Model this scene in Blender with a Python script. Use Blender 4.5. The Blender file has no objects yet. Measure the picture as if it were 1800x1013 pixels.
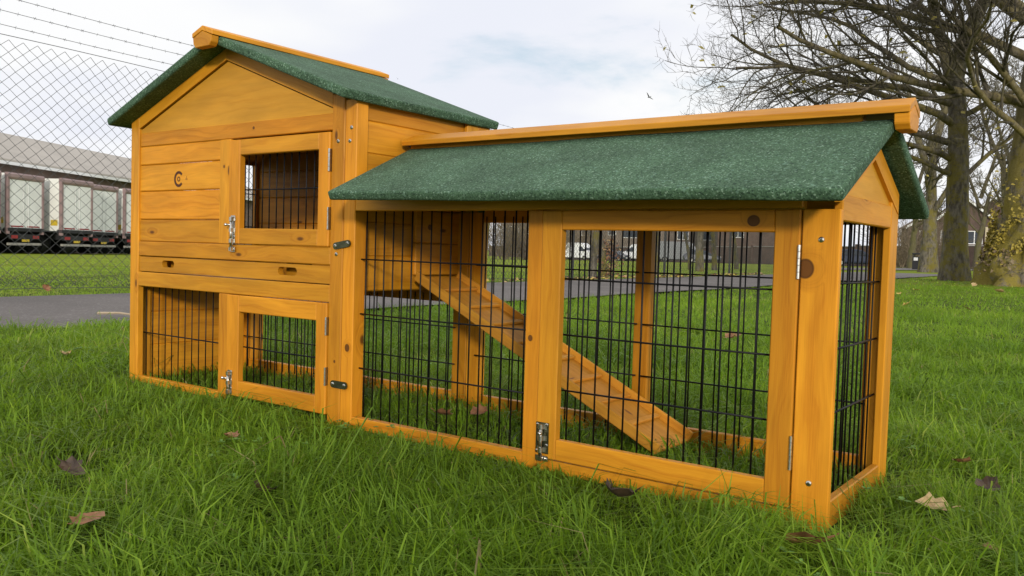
import bpy, math, random
import numpy as np
from mathutils import Matrix, Vector

rng = np.random.default_rng(11)
random.seed(11)
sc = bpy.context.scene
col = sc.collection
PI = math.pi
V = Vector

# ------------------------------------------------------------------ camera
FPX = 1495.22
CAM = np.array([0.34642, -1.25, 0.3825])
RI = np.array([0.80323, 0.59494, 0.02933])
UP = np.array([-0.05006, 0.01835, 0.99858])
FW = np.array([-0.59356, 0.80356, -0.04452])
HF = np.array([FW[0], FW[1], 0.0]); HF /= np.linalg.norm(HF)      # level forward
HR = np.array([HF[1], -HF[0], 0.0])                              # level right
cd = bpy.data.cameras.new('camera')
cam = bpy.data.objects.new('camera', cd)
col.objects.link(cam)
cd.sensor_width = 36.0
cd.lens = FPX / 1800 * 36
cd.clip_start = 0.02
cd.clip_end = 4000
cam.matrix_world = Matrix(((RI[0], UP[0], -FW[0], CAM[0]), (RI[1], UP[1], -FW[1], CAM[1]),
                           (RI[2], UP[2], -FW[2], CAM[2]), (0, 0, 0, 1)))
sc.camera = cam

# ------------------------------------------------------------------ light
SUN_DIR = V((0.66, -0.75, 0.0)).normalized()
SUN_EL = math.radians(15)
to_sun = V((SUN_DIR.x * math.cos(SUN_EL), SUN_DIR.y * math.cos(SUN_EL), math.sin(SUN_EL)))
sl = bpy.data.lights.new('sun', 'SUN')
sl.energy = 2.0
sl.angle = math.radians(6)
sl.color = (1.0, 0.93, 0.82)
so = bpy.data.objects.new('sun', sl)
col.objects.link(so)
so.rotation_euler = to_sun.to_track_quat('Z', 'Y').to_euler()
so.location = (6, -8, 8)

world = bpy.data.worlds.new('World')
sc.world = world
world.use_nodes = True


class NT:
    """tiny helper to write node trees"""
    def __init__(s, tree):
        s.t = tree
        s.t.nodes.clear()

    def n(s, typ, ins=None, **kw):
        nd = s.t.nodes.new(typ)
        for k, v in kw.items():
            setattr(nd, k, v)
        for k, v in (ins or {}).items():
            s.put(nd.inputs[k], v)
        return nd

    def put(s, sock, v):
        if isinstance(v, bpy.types.NodeSocket):
            s.t.links.new(v, sock)
        elif isinstance(v, bpy.types.Node):
            s.t.links.new(v.outputs[0], sock)
        else:
            if sock.type == 'RGBA' and len(v) == 3:
                v = (*v, 1)
            sock.default_value = v

    def m(s, op, a, b=0.0, c=0.0, clamp=False):
        nd = s.n('ShaderNodeMath', operation=op, use_clamp=clamp)
        s.put(nd.inputs[0], a); s.put(nd.inputs[1], b); s.put(nd.inputs[2], c)
        return nd.outputs[0]

    def vec(s, x, y, z):
        nd = s.n('ShaderNodeCombineXYZ')
        s.put(nd.inputs[0], x); s.put(nd.inputs[1], y); s.put(nd.inputs[2], z)
        return nd.outputs[0]

    def noise(s, vec, scale, detail=2.0, rough=0.5, out=0, dist=0.0):
        nd = s.n('ShaderNodeTexNoise', {'Scale': scale, 'Detail': detail, 'Roughness': rough, 'Distortion': dist})
        if vec is not None:
            s.put(nd.inputs['Vector'], vec)
        return nd.outputs[out]

    def ramp(s, fac, stops, mode='LINEAR'):
        nd = s.n('ShaderNodeValToRGB')
        nd.color_ramp.interpolation = mode
        els = nd.color_ramp.elements
        while len(els) < len(stops):
            els.new(0.5)
        for e, (p, c) in zip(els, stops):
            e.position = p
            e.color = (*c, 1) if not isinstance(c, float) else (c, c, c, 1)
        s.put(nd.inputs[0], fac)
        return nd.outputs[0]

    def mix(s, fac, a, b, blend='MIX'):
        nd = s.n('ShaderNodeMix', data_type='RGBA', blend_type=blend)
        s.put(nd.inputs[0], fac); s.put(nd.inputs[6], a); s.put(nd.inputs[7], b)
        return nd.outputs[2]

    def smooth(s, v, lo, hi, a=0.0, b=1.0):
        nd = s.n('ShaderNodeMapRange', {0: v, 1: lo, 2: hi, 3: a, 4: b}, interpolation_type='SMOOTHSTEP')
        return nd.outputs[0]


# sky: clear Nishita sky seen through a bright, nearly closed sheet of cloud
w = NT(world.node_tree)
sky = w.n('ShaderNodeTexSky', sky_type='NISHITA', sun_disc=False)
sky.sun_elevation = SUN_EL
sky.sun_rotation = math.atan2(SUN_DIR.x, SUN_DIR.y)
sky.air_density = 1.0; sky.dust_density = 1.0; sky.ozone_density = 1.5
tc = w.n('ShaderNodeTexCoord')
sp = w.n('ShaderNodeSeparateXYZ', {0: tc.outputs['Generated']})
dz = w.m('ADD', w.m('MAXIMUM', sp.outputs[2], 0.0), 0.13)
cx = w.m('DIVIDE', sp.outputs[0], dz)
cy = w.m('DIVIDE', sp.outputs[1], dz)
cv = w.vec(cx, w.m('MULTIPLY', cy, 1.0), 3.7)
cn = w.noise(cv, 0.9, 7.0, 0.55, dist=0.5)
cn2 = w.noise(cv, 2.6, 5.0, 0.6, dist=0.3)
cover = w.smooth(w.m('ADD', cn, w.m('MULTIPLY', w.m('SUBTRACT', cn2, 0.5), 0.25)), 0.17, 0.40)
shade = w.noise(w.vec(cx, cy, 9.1), 0.75, 4.0, 0.5)
ccol = w.mix(w.smooth(shade, 0.36, 0.60), (8.5, 8.75, 9.6), (9.9, 9.95, 10.0))
bright = w.mix(0.55, sky.outputs[0], (7.4, 8.9, 9.9))
skyc = w.mix(cover, bright, ccol)
bg = w.n('ShaderNodeBackground', {'Color': skyc, 'Strength': 0.1})
wo = w.n('ShaderNodeOutputWorld', {0: bg.outputs[0]})

sc.view_settings.view_transform = 'Standard'
sc.view_settings.look = 'None'
sc.view_settings.exposure = 0.0
sc.view_settings.gamma = 1.0
sc.render.engine = 'CYCLES'
sc.cycles.max_bounces = 6
sc.cycles.diffuse_bounces = 1
sc.cycles.transparent_max_bounces = 8


# ------------------------------------------------------------------ helpers
def tz(x):
    """the lawn falls away gently beyond the fence"""
    x = np.asarray(x, float)
    q = np.clip(-x, None, 75.0) - 6.0
    return -0.0135 * np.log1p(np.exp(np.clip(q / 1.5, -30, 60))) * 1.5


def ground_pt(u, v):
    d = FW * FPX + RI * (u - 900) - UP * (v - 506.5)
    z = 0.0
    for _ in range(12):
        t = (z - CAM[2]) / d[2]
        p = CAM + d * t
        z = float(tz(p[0]))
    return np.array([p[0], p[1], z])


def at(u, dep, z=None):
    """point at level distance dep in the direction of image column u"""
    lat = (u - 900) / FPX * dep
    p = CAM + HR * lat + HF * dep
    return np.array([p[0], p[1], float(tz(p[0])) if z is None else z])


WM = {}


def place(o, parent=None, M=None):
    M = M if M is not None else Matrix.Identity(4)
    col.objects.link(o)
    WM[o.name] = M
    if parent is not None:
        o.parent = parent
        o.matrix_basis = WM[parent.name].inverted() @ M
    else:
        o.matrix_basis = M
    return o


def thing(name, label, cat, loc=(0, 0, 0), rz=0.0, group=None, kind=None):
    o = bpy.data.objects.new(name, None)
    o.empty_display_size = 0.1
    place(o, None, Matrix.Translation(V(loc)) @ Matrix.Rotation(rz, 4, 'Z'))
    return tag(o, label, cat, group, kind)


def tag(o, label=None, cat=None, group=None, kind=None):
    if label: o['label'] = label
    if cat: o['category'] = cat
    if group: o['group'] = group
    if kind: o['kind'] = kind
    return o


def frame(cx_, ex, ey):
    ex = V(ex).normalized(); ez = ex.cross(V(ey)).normalized(); ey = ez.cross(ex)
    M = Matrix((ex, ey, ez)).transposed().to_4x4()
    M.translation = V(cx_)
    return M


class MB:
    """collects shapes into one mesh"""
    def __init__(s):
        s.v = []; s.f = []; s.mi = []; s.cur = 0; s.smooth = False

    def add(s, vs, fs):
        o = len(s.v)
        s.v.extend([tuple(p) for p in vs])
        for f in fs:
            s.f.append([i + o for i in f]); s.mi.append(s.cur)
        return s

    def box(s, x0, x1, y0, y1, z0, z1):
        vs = [(x, y, z) for z in (z0, z1) for y in (y0, y1) for x in (x0, x1)]
        return s.add(vs, [(0, 2, 3, 1), (4, 5, 7, 6), (0, 1, 5, 4), (2, 6, 7, 3), (0, 4, 6, 2), (1, 3, 7, 5)])

    def cbox(s, L, W, T, b, c=(0, 0, 0)):
        h = (L / 2, W / 2, T / 2)
        vs = []; idx = {}
        for sx in (-1, 1):
            for sy in (-1, 1):
                for sz in (-1, 1):
                    sg = (sx, sy, sz)
                    for a in range(3):
                        p = [sg[k] * (h[k] if k == a else h[k] - b) for k in range(3)]
                        idx[(sg, a)] = len(vs)
                        vs.append((p[0] + c[0], p[1] + c[1], p[2] + c[2]))
        fs = []
        for a in range(3):
            b1, c1 = (a + 1) % 3, (a + 2) % 3
            for sa in (-1, 1):
                q = []
                for (u, v) in ((-1, -1), (1, -1), (1, 1), (-1, 1)):
                    sg = [0, 0, 0]; sg[a] = sa; sg[b1] = u; sg[c1] = v
                    q.append(idx[(tuple(sg), a)])
                fs.append(q if sa > 0 else q[::-1])
        for a in range(3):
            b1, c1 = (a + 1) % 3, (a + 2) % 3
            for u in (-1, 1):
                for v in (-1, 1):
                    def g(sa, ax):
                        sg = [0, 0, 0]; sg[a] = sa; sg[b1] = u; sg[c1] = v
                        return idx[(tuple(sg), ax)]
                    q = [g(-1, b1), g(1, b1), g(1, c1), g(-1, c1)]
                    fs.append(q if u * v > 0 else q[::-1])
        for sx in (-1, 1):
            for sy in (-1, 1):
                for sz in (-1, 1):
                    q = [idx[((sx, sy, sz), k)] for k in range(3)]
                    fs.append(q if sx * sy * sz > 0 else q[::-1])
        return s.add(vs, fs)

    def prism(s, poly, axis, a0, a1):
        """poly: 2D points in the two other axes (cyclic order), extruded a0..a1"""
        n = len(poly)
        def P(p, a):
            if axis == 0: return (a, p[0], p[1])
            if axis == 1: return (p[0], a, p[1])
            return (p[0], p[1], a)
        vs = [P(p, a0) for p in poly] + [P(p, a1) for p in poly]
        fs = [list(range(n))[::-1], list(range(n, 2 * n))]
        fs += [(i, (i + 1) % n, n + (i + 1) % n, n + i) for i in range(n)]
        return s.add(vs, fs)

    def tube(s, pts, rad, n=6, cap=True):
        pts = [V(p) for p in pts]
        if not hasattr(rad, '__len__'):
            rad = [rad] * len(pts)
        vs = []; fs = []
        ref = None
        for i, p in enumerate(pts):
            d = (pts[min(i + 1, len(pts) - 1)] - pts[max(i - 1, 0)]).normalized()
            if ref is None:
                ref = V((0, 0, 1)) if abs(d.z) < 0.9 else V((1, 0, 0))
            a = d.cross(ref).normalized(); b = a.cross(d)
            ref = b
            for k in range(n):
                t = 2 * PI * k / n
                vs.append(p + (a * math.cos(t) + b * math.sin(t)) * rad[i])
        for i in range(len(pts) - 1):
            for k in range(n):
                k2 = (k + 1) % n
                fs.append((i * n + k, (i + 1) * n + k, (i + 1) * n + k2, i * n + k2))
        if cap:
            fs.append(list(range(n)))
            fs.append([len(pts) * n - n + k for k in range(n)][::-1])
        return s.add(vs, fs)

    def dome(s, c, axis, r, h, n=10, rings=3):
        c = V(c); ax = V(axis).normalized()
        a = ax.orthogonal().normalized(); b = ax.cross(a)
        vs = []; fs = []
        for j in range(rings):
            t = j / rings * PI / 2
            for k in range(n):
                q = 2 * PI * k / n
                vs.append(c + (a * math.cos(q) + b * math.sin(q)) * r * math.cos(t) + ax * h * math.sin(t))
        vs.append(c + ax * h)
        for j in range(rings - 1):
            for k in range(n):
                fs.append((j * n + k, j * n + (k + 1) % n, (j + 1) * n + (k + 1) % n, (j + 1) * n + k))
        for k in range(n):
            fs.append(((rings - 1) * n + k, (rings - 1) * n + (k + 1) % n, rings * n))
        return s.add(vs, fs)

    def mesh(s, name, mats, smooth=False):
        me = bpy.data.meshes.new(name)
        me.from_pydata(s.v, [], s.f)
        for m_ in (mats if isinstance(mats, (list, tuple)) else [mats]):
            me.materials.append(m_)
        if max(s.mi, default=0) > 0:
            me.polygons.foreach_set('material_index', s.mi)
        if smooth:
            me.polygons.foreach_set('use_smooth', [True] * len(me.polygons))
        me.update()
        return me

    def build(s, name, mats, parent=None, M=None, smooth=False):
        """M: where the vertices' own frame sits in the world"""
        return place(bpy.data.objects.new(name, s.mesh(name, mats, smooth)), parent, M)


def copy_tree(o, parent=None, M=None):
    c = o.copy()
    col.objects.link(c)
    c.parent = parent
    if parent is None:
        c.matrix_basis = M
    for ch in o.children:
        copy_tree(ch, c)
    return c


def np_mesh(name, verts, faces_flat, sizes, mats):
    me = bpy.data.meshes.new(name)
    me.vertices.add(len(verts))
    me.vertices.foreach_set('co', np.ascontiguousarray(verts, dtype=np.float32).ravel())
    me.loops.add(len(faces_flat))
    me.loops.foreach_set('vertex_index', np.ascontiguousarray(faces_flat, dtype=np.int32))
    me.polygons.add(len(sizes))
    st = np.concatenate([[0], np.cumsum(sizes)[:-1]]).astype(np.int32)
    me.polygons.foreach_set('loop_start', st)
    for m_ in (mats if isinstance(mats, (list, tuple)) else [mats]):
        me.materials.append(m_)
    me.update(calc_edges=True)
    return me


# ------------------------------------------------------------------ materials
def new_mat(name):
    m_ = bpy.data.materials.new(name)
    m_.use_nodes = True
    return m_, NT(m_.node_tree)


def finish(t, color, rough=0.6, bump=None, bump_d=0.001, bump_s=1.0, **kw):
    p = t.n('ShaderNodeBsdfPrincipled')
    t.put(p.inputs['Base Color'], color)
    t.put(p.inputs['Roughness'], rough)
    for k, v in kw.items():
        t.put(p.inputs[k.replace('_', ' ')], v)
    if bump is not None:
        b = t.n('ShaderNodeBump', {'Height': bump, 'Distance': bump_d, 'Strength': bump_s})
        t.put(p.inputs['Normal'], b.outputs[0])
    t.n('ShaderNodeOutputMaterial', {0: p.outputs[0]})
    return p


def simple(name, color, rough=0.6, var=0.12, scale=8.0, metallic=0.0, bump=0.0, **kw):
    m_, t = new_mat(name)
    tcn = t.n('ShaderNodeTexCoord')
    n1 = t.noise(tcn.outputs['Object'], scale, 4.0, 0.6)
    f = t.smooth(n1, 0.3, 0.7, 1 - var, 1 + var)
    c = t.mix(1.0, color, t.n('ShaderNodeCombineColor', {0: f, 1: f, 2: f}).outputs[0], 'MULTIPLY')
    finish(t, c, rough, n1 if bump else None, bump, Metallic=metallic, **kw)
    return m_


def wood_mat(name, light, dark, knotc, rough=0.42):
    m_, t = new_mat(name)
    tcn = t.n('ShaderNodeTexCoord')
    s = t.n('ShaderNodeSeparateXYZ', {0: tcn.outputs['Object']})
    x, y, z = s.outputs
    oi = t.n('ShaderNodeObjectInfo')
    rnd = t.m('MULTIPLY', oi.outputs['Random'], 61.0)
    xr = t.m('ADD', x, rnd)
    yr = t.m('ADD', y, t.m('MULTIPLY', z, 0.6))
    warp = t.noise(t.vec(t.m('MULTIPLY', xr, 3.0), t.m('MULTIPLY', y, 14.0), t.m('MULTIPLY', z, 14.0)), 1.0, 3.0)
    # knots, few and far between
    vo = t.n('ShaderNodeTexVoronoi', {'Vector': t.vec(t.m('MULTIPLY', xr, 6.5), t.m('ADD', t.m('MULTIPLY', yr, 17.0), rnd), 0.0),
                                      'Scale': 1.0, 'Randomness': 1.0}, voronoi_dimensions='2D')
    sel = t.m('GREATER_THAN', t.n('ShaderNodeSeparateColor', {0: vo.outputs['Color']}).outputs[0], 0.94)
    kd = vo.outputs['Distance']
    kn = t.m('MULTIPLY', sel, t.smooth(kd, 0.035, 0.10, 1.0, 0.0))
    khalo = t.m('MULTIPLY', sel, t.smooth(kd, 0.04, 0.30, 1.0, 0.0))
    # a big knot set by hand on some boards (x, y, radius in the board's own frame)
    at_ = t.n('ShaderNodeAttribute', attribute_type='OBJECT', attribute_name='knot')
    ks = t.n('ShaderNodeSeparateXYZ', {0: at_.outputs['Vector']})
    dx = t.m('SUBTRACT', x, ks.outputs[0]); dy = t.m('MULTIPLY', t.m('SUBTRACT', y, ks.outputs[1]), 1.15)
    dist = t.m('SQRT', t.m('ADD', t.m('MULTIPLY', dx, dx), t.m('MULTIPLY', dy, dy)))
    dist = t.m('ADD', dist, t.m('MULTIPLY', t.m('SUBTRACT', warp, 0.5), 0.006))
    kr = t.m('MAXIMUM', ks.outputs[2], 1e-5)
    q = t.m('DIVIDE', dist, kr)
    big = t.m('MULTIPLY', t.smooth(q, 0.85, 1.08, 1.0, 0.0), t.m('GREATER_THAN', ks.outputs[2], 1e-4))
    ring = t.m('MULTIPLY', t.smooth(t.m('ABSOLUTE', t.m('SUBTRACT', q, 0.9)), 0.0, 0.2, 1.0, 0.0), big)
    bhalo = t.m('MULTIPLY', t.smooth(q, 0.9, 2.6, 1.0, 0.0), t.m('GREATER_THAN', ks.outputs[2], 1e-4))
    halo = t.m('MAXIMUM', khalo, bhalo)
    gy = t.m('ADD', t.m('MULTIPLY', yr, 95.0), t.m('ADD', t.m('MULTIPLY', warp, 9.0), t.m('MULTIPLY', halo, 3.5)))
    grain = t.noise(t.vec(t.m('MULTIPLY', xr, 2.2), gy, rnd), 1.0, 3.0, 0.55)
    fib = t.noise(t.vec(t.m('MULTIPLY', xr, 14.0), t.m('MULTIPLY', yr, 700.0), rnd), 1.0, 2.0, 0.6)
    g = t.m('ADD', t.m('MULTIPLY', grain, 0.66), t.m('MULTIPLY', fib, 0.34))
    c = t.ramp(g, [(0.30, light), (0.52, tuple(a * 0.62 + b * 0.38 for a, b in zip(light, dark))), (0.72, dark)])
    blot = t.smooth(t.noise(t.vec(t.m('MULTIPLY', xr, 5.0), t.m('MULTIPLY', yr, 22.0), 4.0), 1.0, 3.0), 0.25, 0.75, 0.86, 1.12)
    tone = t.m('MULTIPLY', blot, t.m('ADD', 0.84, t.m('MULTIPLY', t.m('FRACT', t.m('MULTIPLY', rnd, 3.77)), 0.32)))
    c = t.mix(1.0, c, t.n('ShaderNodeCombineColor', {0: tone, 1: tone, 2: tone}).outputs[0], 'MULTIPLY')
    c = t.mix(t.m('MULTIPLY', t.m('FRACT', t.m('MULTIPLY', rnd, 7.31)), 0.55), c, (1.04, 0.84, 0.75), 'MULTIPLY')
    c = t.mix(t.m('MULTIPLY', halo, 0.35), c, dark)
    c = t.mix(t.m('MULTIPLY', t.m('MAXIMUM', kn, t.m('MULTIPLY', big, 1.0)), 0.93), c, knotc)
    c = t.mix(t.m('MULTIPLY', ring, 0.55), c, tuple(a * 0.35 for a in knotc))
    finish(t, c, t.m('ADD', rough, t.m('MULTIPLY', grain, 0.15)), t.m('ADD', g, t.m('MULTIPLY', kn, 0.3)), 0.0006, 0.8,
           Specular_IOR_Level=0.25)
    return m_


WOOD = wood_mat('stained_fir', (0.74, 0.335, 0.020), (0.50, 0.180, 0.008), (0.13, 0.045, 0.008))
WOOD_RAMP = wood_mat('stained_fir_ramp', (0.76, 0.37, 0.042), (0.57, 0.24, 0.024), (0.25, 0.09, 0.03), 0.5)
PLY = wood_mat('stained_plywood', (0.80, 0.40, 0.035), (0.68, 0.31, 0.024), (0.55, 0.22, 0.02), 0.45)


def felt_mat():
    m_, t = new_mat('green_mineral_felt')
    tcn = t.n('ShaderNodeTexCoord')
    o = tcn.outputs['Object']
    v1 = t.n('ShaderNodeTexVoronoi', {'Vector': o, 'Scale': 460.0})
    v2 = t.n('ShaderNodeTexVoronoi', {'Vector': o, 'Scale': 260.0})
    r1 = t.n('ShaderNodeSeparateColor', {0: v1.outputs['Color']}).outputs[0]
    r2 = t.n('ShaderNodeSeparateColor', {0: v2.outputs['Color']}).outputs[1]
    base = t.ramp(r1, [(0.0, (0.022, 0.05, 0.030)), (0.3, (0.052, 0.105, 0.056)), (0.75, (0.074, 0.145, 0.078)), (0.93, (0.11, 0.20, 0.125)), (1.0, (0.24, 0.35, 0.25))])
    c = t.mix(t.m('MULTIPLY', t.m('GREATER_THAN', r2, 0.96), 0.4), base, (0.19, 0.32, 0.24))
    big = t.smooth(t.noise(o, 9.0, 3.0), 0.3, 0.7, 0.82, 1.14)
    c = t.mix(1.0, c, t.n('ShaderNodeCombineColor', {0: big, 1: big, 2: big}).outputs[0], 'MULTIPLY')
    h = t.m('ADD', t.m('MULTIPLY', r1, 0.6), t.m('MULTIPLY', t.noise(o, 420.0, 2.0), 0.7))
    finish(t, c, 0.85, h, 0.0011, 0.8, Specular_IOR_Level=0.3)
    return m_


FELT = felt_mat()
BLACKWIRE = simple('black_coated_wire', (0.005, 0.005, 0.006), 0.45, 0.2, 60, Specular_IOR_Level=0.25)
ZINC = simple('zinc_plated_steel', (0.62, 0.60, 0.55), 0.28, 0.12, 120, 1.0)
OLIVE = simple('dark_passivated_steel', (0.10, 0.105, 0.06), 0.38, 0.25, 90, 0.85)
BURNT = simple('burnt_brand_mark', (0.085, 0.022, 0.006), 0.7, 0.25, 300)
BURNT_PALE = simple('faint_brand_mark', (0.40, 0.17, 0.02), 0.6, 0.15, 300)

# ------------------------------------------------------------------ ground
def ground_mat():
    m_, t = new_mat('lawn_soil')
    g = t.n('ShaderNodeNewGeometry')
    p = g.outputs['Position']
    dist = t.n('ShaderNodeVectorMath', {0: p, 1: (0.3, -1.2, 0.0)}, operation='DISTANCE').outputs['Value']
    n1 = t.noise(p, 0.35, 4.0)
    n2 = t.noise(p, 7.0, 5.0, 0.65)
    n3 = t.noise(p, 60.0, 3.0, 0.6)
    near = t.mix(n3, (0.030, 0.045, 0.012), (0.07, 0.10, 0.02))
    far = t.mix(t.smooth(t.m('ADD', t.m('MULTIPLY', n1, 0.6), t.m('MULTIPLY', n2, 0.4)), 0.35, 0.65), (0.165, 0.215, 0.014), (0.225, 0.275, 0.020))
    c = t.mix(t.smooth(dist, 5.0, 22.0), near, far)
    finish(t, c, 0.95, t.m('ADD', n2, n3), 0.03, 0.6, Specular_IOR_Level=0.1)
    return m_


xs = np.unique(np.concatenate([np.linspace(-1500, -90, 12), np.linspace(-90, -20, 36), np.linspace(-20, 12, 65), np.linspace(12, 1500, 14)]))
ys = np.unique(np.concatenate([np.linspace(-600, -6, 8), np.linspace(-6, 24, 61), np.linspace(24, 160, 35), np.linspace(160, 2200, 12)]))
GX, GY = np.meshgrid(xs, ys)
GZ = tz(GX) + 0.004 * np.sin(GX * 2.3 + GY * 1.1) * (np.abs(GX) < 12) * (np.abs(GY - 5) < 12) - 0.012
nx, ny = len(xs), len(ys)
vv = np.stack([GX, GY, GZ], -1).reshape(-1, 3)
i0 = (np.arange(ny - 1)[:, None] * nx + np.arange(nx - 1)[None]).ravel()
ff = np.stack([i0, i0 + 1, i0 + nx + 1, i0 + nx], 1)
gm = np_mesh('ground', vv, ff.ravel(), np.full(len(ff), 4), ground_mat())
gm.polygons.foreach_set('use_smooth', [True] * len(ff))
tag(place(bpy.data.objects.new('ground', gm)), 'short green lawn falling gently away behind the hutch', 'lawn', kind='structure')


def asphalt_mat():
    m_, t = new_mat('worn_asphalt')
    p = t.n('ShaderNodeNewGeometry').outputs['Position']
    n1 = t.noise(p, 1.1, 5.0, 0.6)
    n2 = t.noise(p, 140.0, 3.0, 0.7)
    v = t.n('ShaderNodeTexVoronoi', {'Vector': p, 'Scale': 110.0})
    sc_ = t.n('ShaderNodeSeparateColor', {0: v.outputs['Color']}).outputs[0]
    c = t.mix(n2, (0.105, 0.090, 0.080), (0.168, 0.146, 0.132))
    c = t.mix(t.m('MULTIPLY', t.m('GREATER_THAN', sc_, 0.9), 0.35), c, (0.36, 0.34, 0.32))
    f = t.smooth(n1, 0.3, 0.7, 0.82, 1.15)
    c = t.mix(1.0, c, t.n('ShaderNodeCombineColor', {0: f, 1: f, 2: f}).outputs[0], 'MULTIPLY')
    finish(t, c, 0.85, n2, 0.004, 0.6)
    return m_


ASPH = asphalt_mat()


def near_edge(y): return -3.28 - 0.042 * y + 0.03 * math.sin(y * 1.7) + 0.02 * math.sin(y * 4.1)
def far_edge(y): return -5.30 - 0.077 * y


def strip(name, left, right, mat, lift, label):
    vs = []; fs = []
    for a, b in zip(left, right):
        for k in range(7):
            q = np.array(a) * (1 - k / 6) + np.array(b) * k / 6
            vs.append((q[0], q[1], float(tz(q[0])) + lift))
    for i in range(len(left) - 1):
        for k in range(6):
            j = i * 7 + k
            fs.append((j, j + 1, j + 8, j + 7))
    m_ = MB().add(vs, fs)
    return tag(m_.build(name, mat), label, 'path', kind='structure')


yy = np.linspace(-14, 30, 90)
strip('path', [(far_edge(y), y) for y in yy], [(near_edge(y), y) for y in yy], ASPH, 0.006,
      'grey asphalt path between the lawn and the chain link fence')
pn = [(-7.4, 26.0)] + [tuple(ground_pt(u, 475.4 + (u - 1580) * .004)[:2]) for u in (1440, 1500, 1580, 1660, 1740, 1820, 1900)]
pf = [(-10.4, 29.0)] + [tuple(ground_pt(u, 471.6 + (u - 1580) * .004)[:2]) for u in (1440, 1500, 1580, 1660, 1740, 1820, 1900)]
strip('path', pf, pn, ASPH, 0.016, 'far branch of the asphalt path beyond the big trees')

# ------------------------------------------------------------------ the hutch
hutch = thing('rabbit_hutch', 'orange stained wooden rabbit hutch with green felt roofs and a wire mesh run', 'rabbit hutch', (0, 0, 0))


def board(name, X, Y, Z, parent=hutch, mat=WOOD, bev=0.0018, knot=None):
    a, b = (X[0], Y[0], Z[0]), (X[1], Y[1], Z[1])
    size = [b[i] - a[i] for i in range(3)]
    order = sorted(range(3), key=lambda i: -size[i])
    ax = [V([1.0 if j == i else 0.0 for j in range(3)]) for i in order]
    c = V([(a[i] + b[i]) / 2 for i in range(3)])
    M = frame(c, ax[0], ax[1])
    L, W_, T = (size[i] for i in order)
    mb = MB().cbox(L, W_, T, min(bev, T * 0.3))
    o = mb.build(name, mat, parent, M)
    if knot:
        l = M.inverted() @ V(knot[:3])
        o['knot'] = (l.x, l.y, knot[3])
    return o


def board_dir(name, c, ex, ey, L, W_, T, parent=hutch, mat=WOOD, bev=0.0018):
    return MB().cbox(L, W_, T, bev).build(name, mat, parent, frame(c, ex, ey))


def wire_panel(name, plane, pos, a0, a1, z0, z1, pitch, hz, parent, r=0.00155, offs=0.5, hoff=-0.0024, ext=0.012):
    """welded mesh: plane 'y' -> wires run over x at y=pos; plane 'x' -> over y at x=pos"""
    mb = MB()
    P = (lambda a, z, o=0.0: (a, pos + o, z)) if plane == 'y' else (lambda a, z, o=0.0: (pos + o, a, z))
    n = int((a1 - a0) / pitch)
    st = a0 + ((a1 - a0) - (n - 1) * pitch) / 2 if offs is None else a0 + pitch * offs
    a = st
    while a < a1 - 0.003:
        mb.tube([P(a, z0), P(a + 0.0008 * random.uniform(-1, 1), (z0 + z1) / 2), P(a, z1)], r, 6)
        a += pitch
    for h in hz:
        mb.tube([P(a0 - ext, h, hoff), P((a0 + a1) / 2, h + random.uniform(-.0012, .0005), hoff), P(a1 + ext, h, hoff)], r * 1.12, 6)
    return mb.build(name, BLACKWIRE, parent, smooth=True)


def screw(parent, p, axis=(0, -1, 0), r=0.0042, mat=None):
    mb = MB()
    mb.dome(p, axis, r, r * 0.42, 12, 3)
    c = V(p) + V(axis).normalized() * (r * 0.43)
    ax = V(axis).normalized(); u = ax.orthogonal().normalized(); w_ = ax.cross(u)
    t = random.uniform(0, PI / 2)
    u, w_ = u * math.cos(t) + w_ * math.sin(t), w_ * math.cos(t) - u * math.sin(t)
    mb.cur = 1
    for d, e in ((u, w_), (w_, u)):
        q = [c + d * r * .55 + e * r * .12, c - d * r * .55 + e * r * .12, c - d * r * .55 - e * r * .12, c + d * r * .55 - e * r * .12]
        mb.add([p_ + ax * (0.0002 if d is u else 0.0003) for p_ in q], [(0, 1, 2, 3)])
    return mb.build('screw', [mat or ZINC, OLIVE], parent, smooth=False)


T1, D_ = 0.018, 0.36          # board thickness, depth of the run
# --- house, front
xL0, xL1, xR0, xR1, xC = -1.878, -1.839, -1.0715, -1.0318, -0.996
board('corner_stile', (xL0, xL1), (0, T1), (-0.01, 0.712))
board('corner_stile', (xR0, xR1), (0, T1), (-0.01, 0.706), knot=(-1.05, 0, 0.13, 0.004))
board('corner_post', (xR1 + .0006, xC), (0.0012, 0.035), (-0.012, 0.692), knot=(-1.012, 0, 0.163, 0.0085))
board('rail', (xL1, xR0), (0.0045, T1), (0.631, 0.667), knot=(-1.35, 0, .652, .004))
board('rail', (xL1, xR0), (0.001, T1), (0.3385, 0.3765))
board('rail', (xL1, xR0), (0.001, T1), (0.2565, 0.2945))
board('sill_rail', (xL1, -1.4345), (0.001, T1), (-0.008, 0.012))
for z0, z1 in ((0.377, 0.4350), (0.4362, 0.5100), (0.5112, 0.5802), (0.5814, 0.6305)):
    board('wall_board', (xL1 - .004, -1.474), (0.0052, 0.016), (z0, z1), bev=0.0026)
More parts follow.
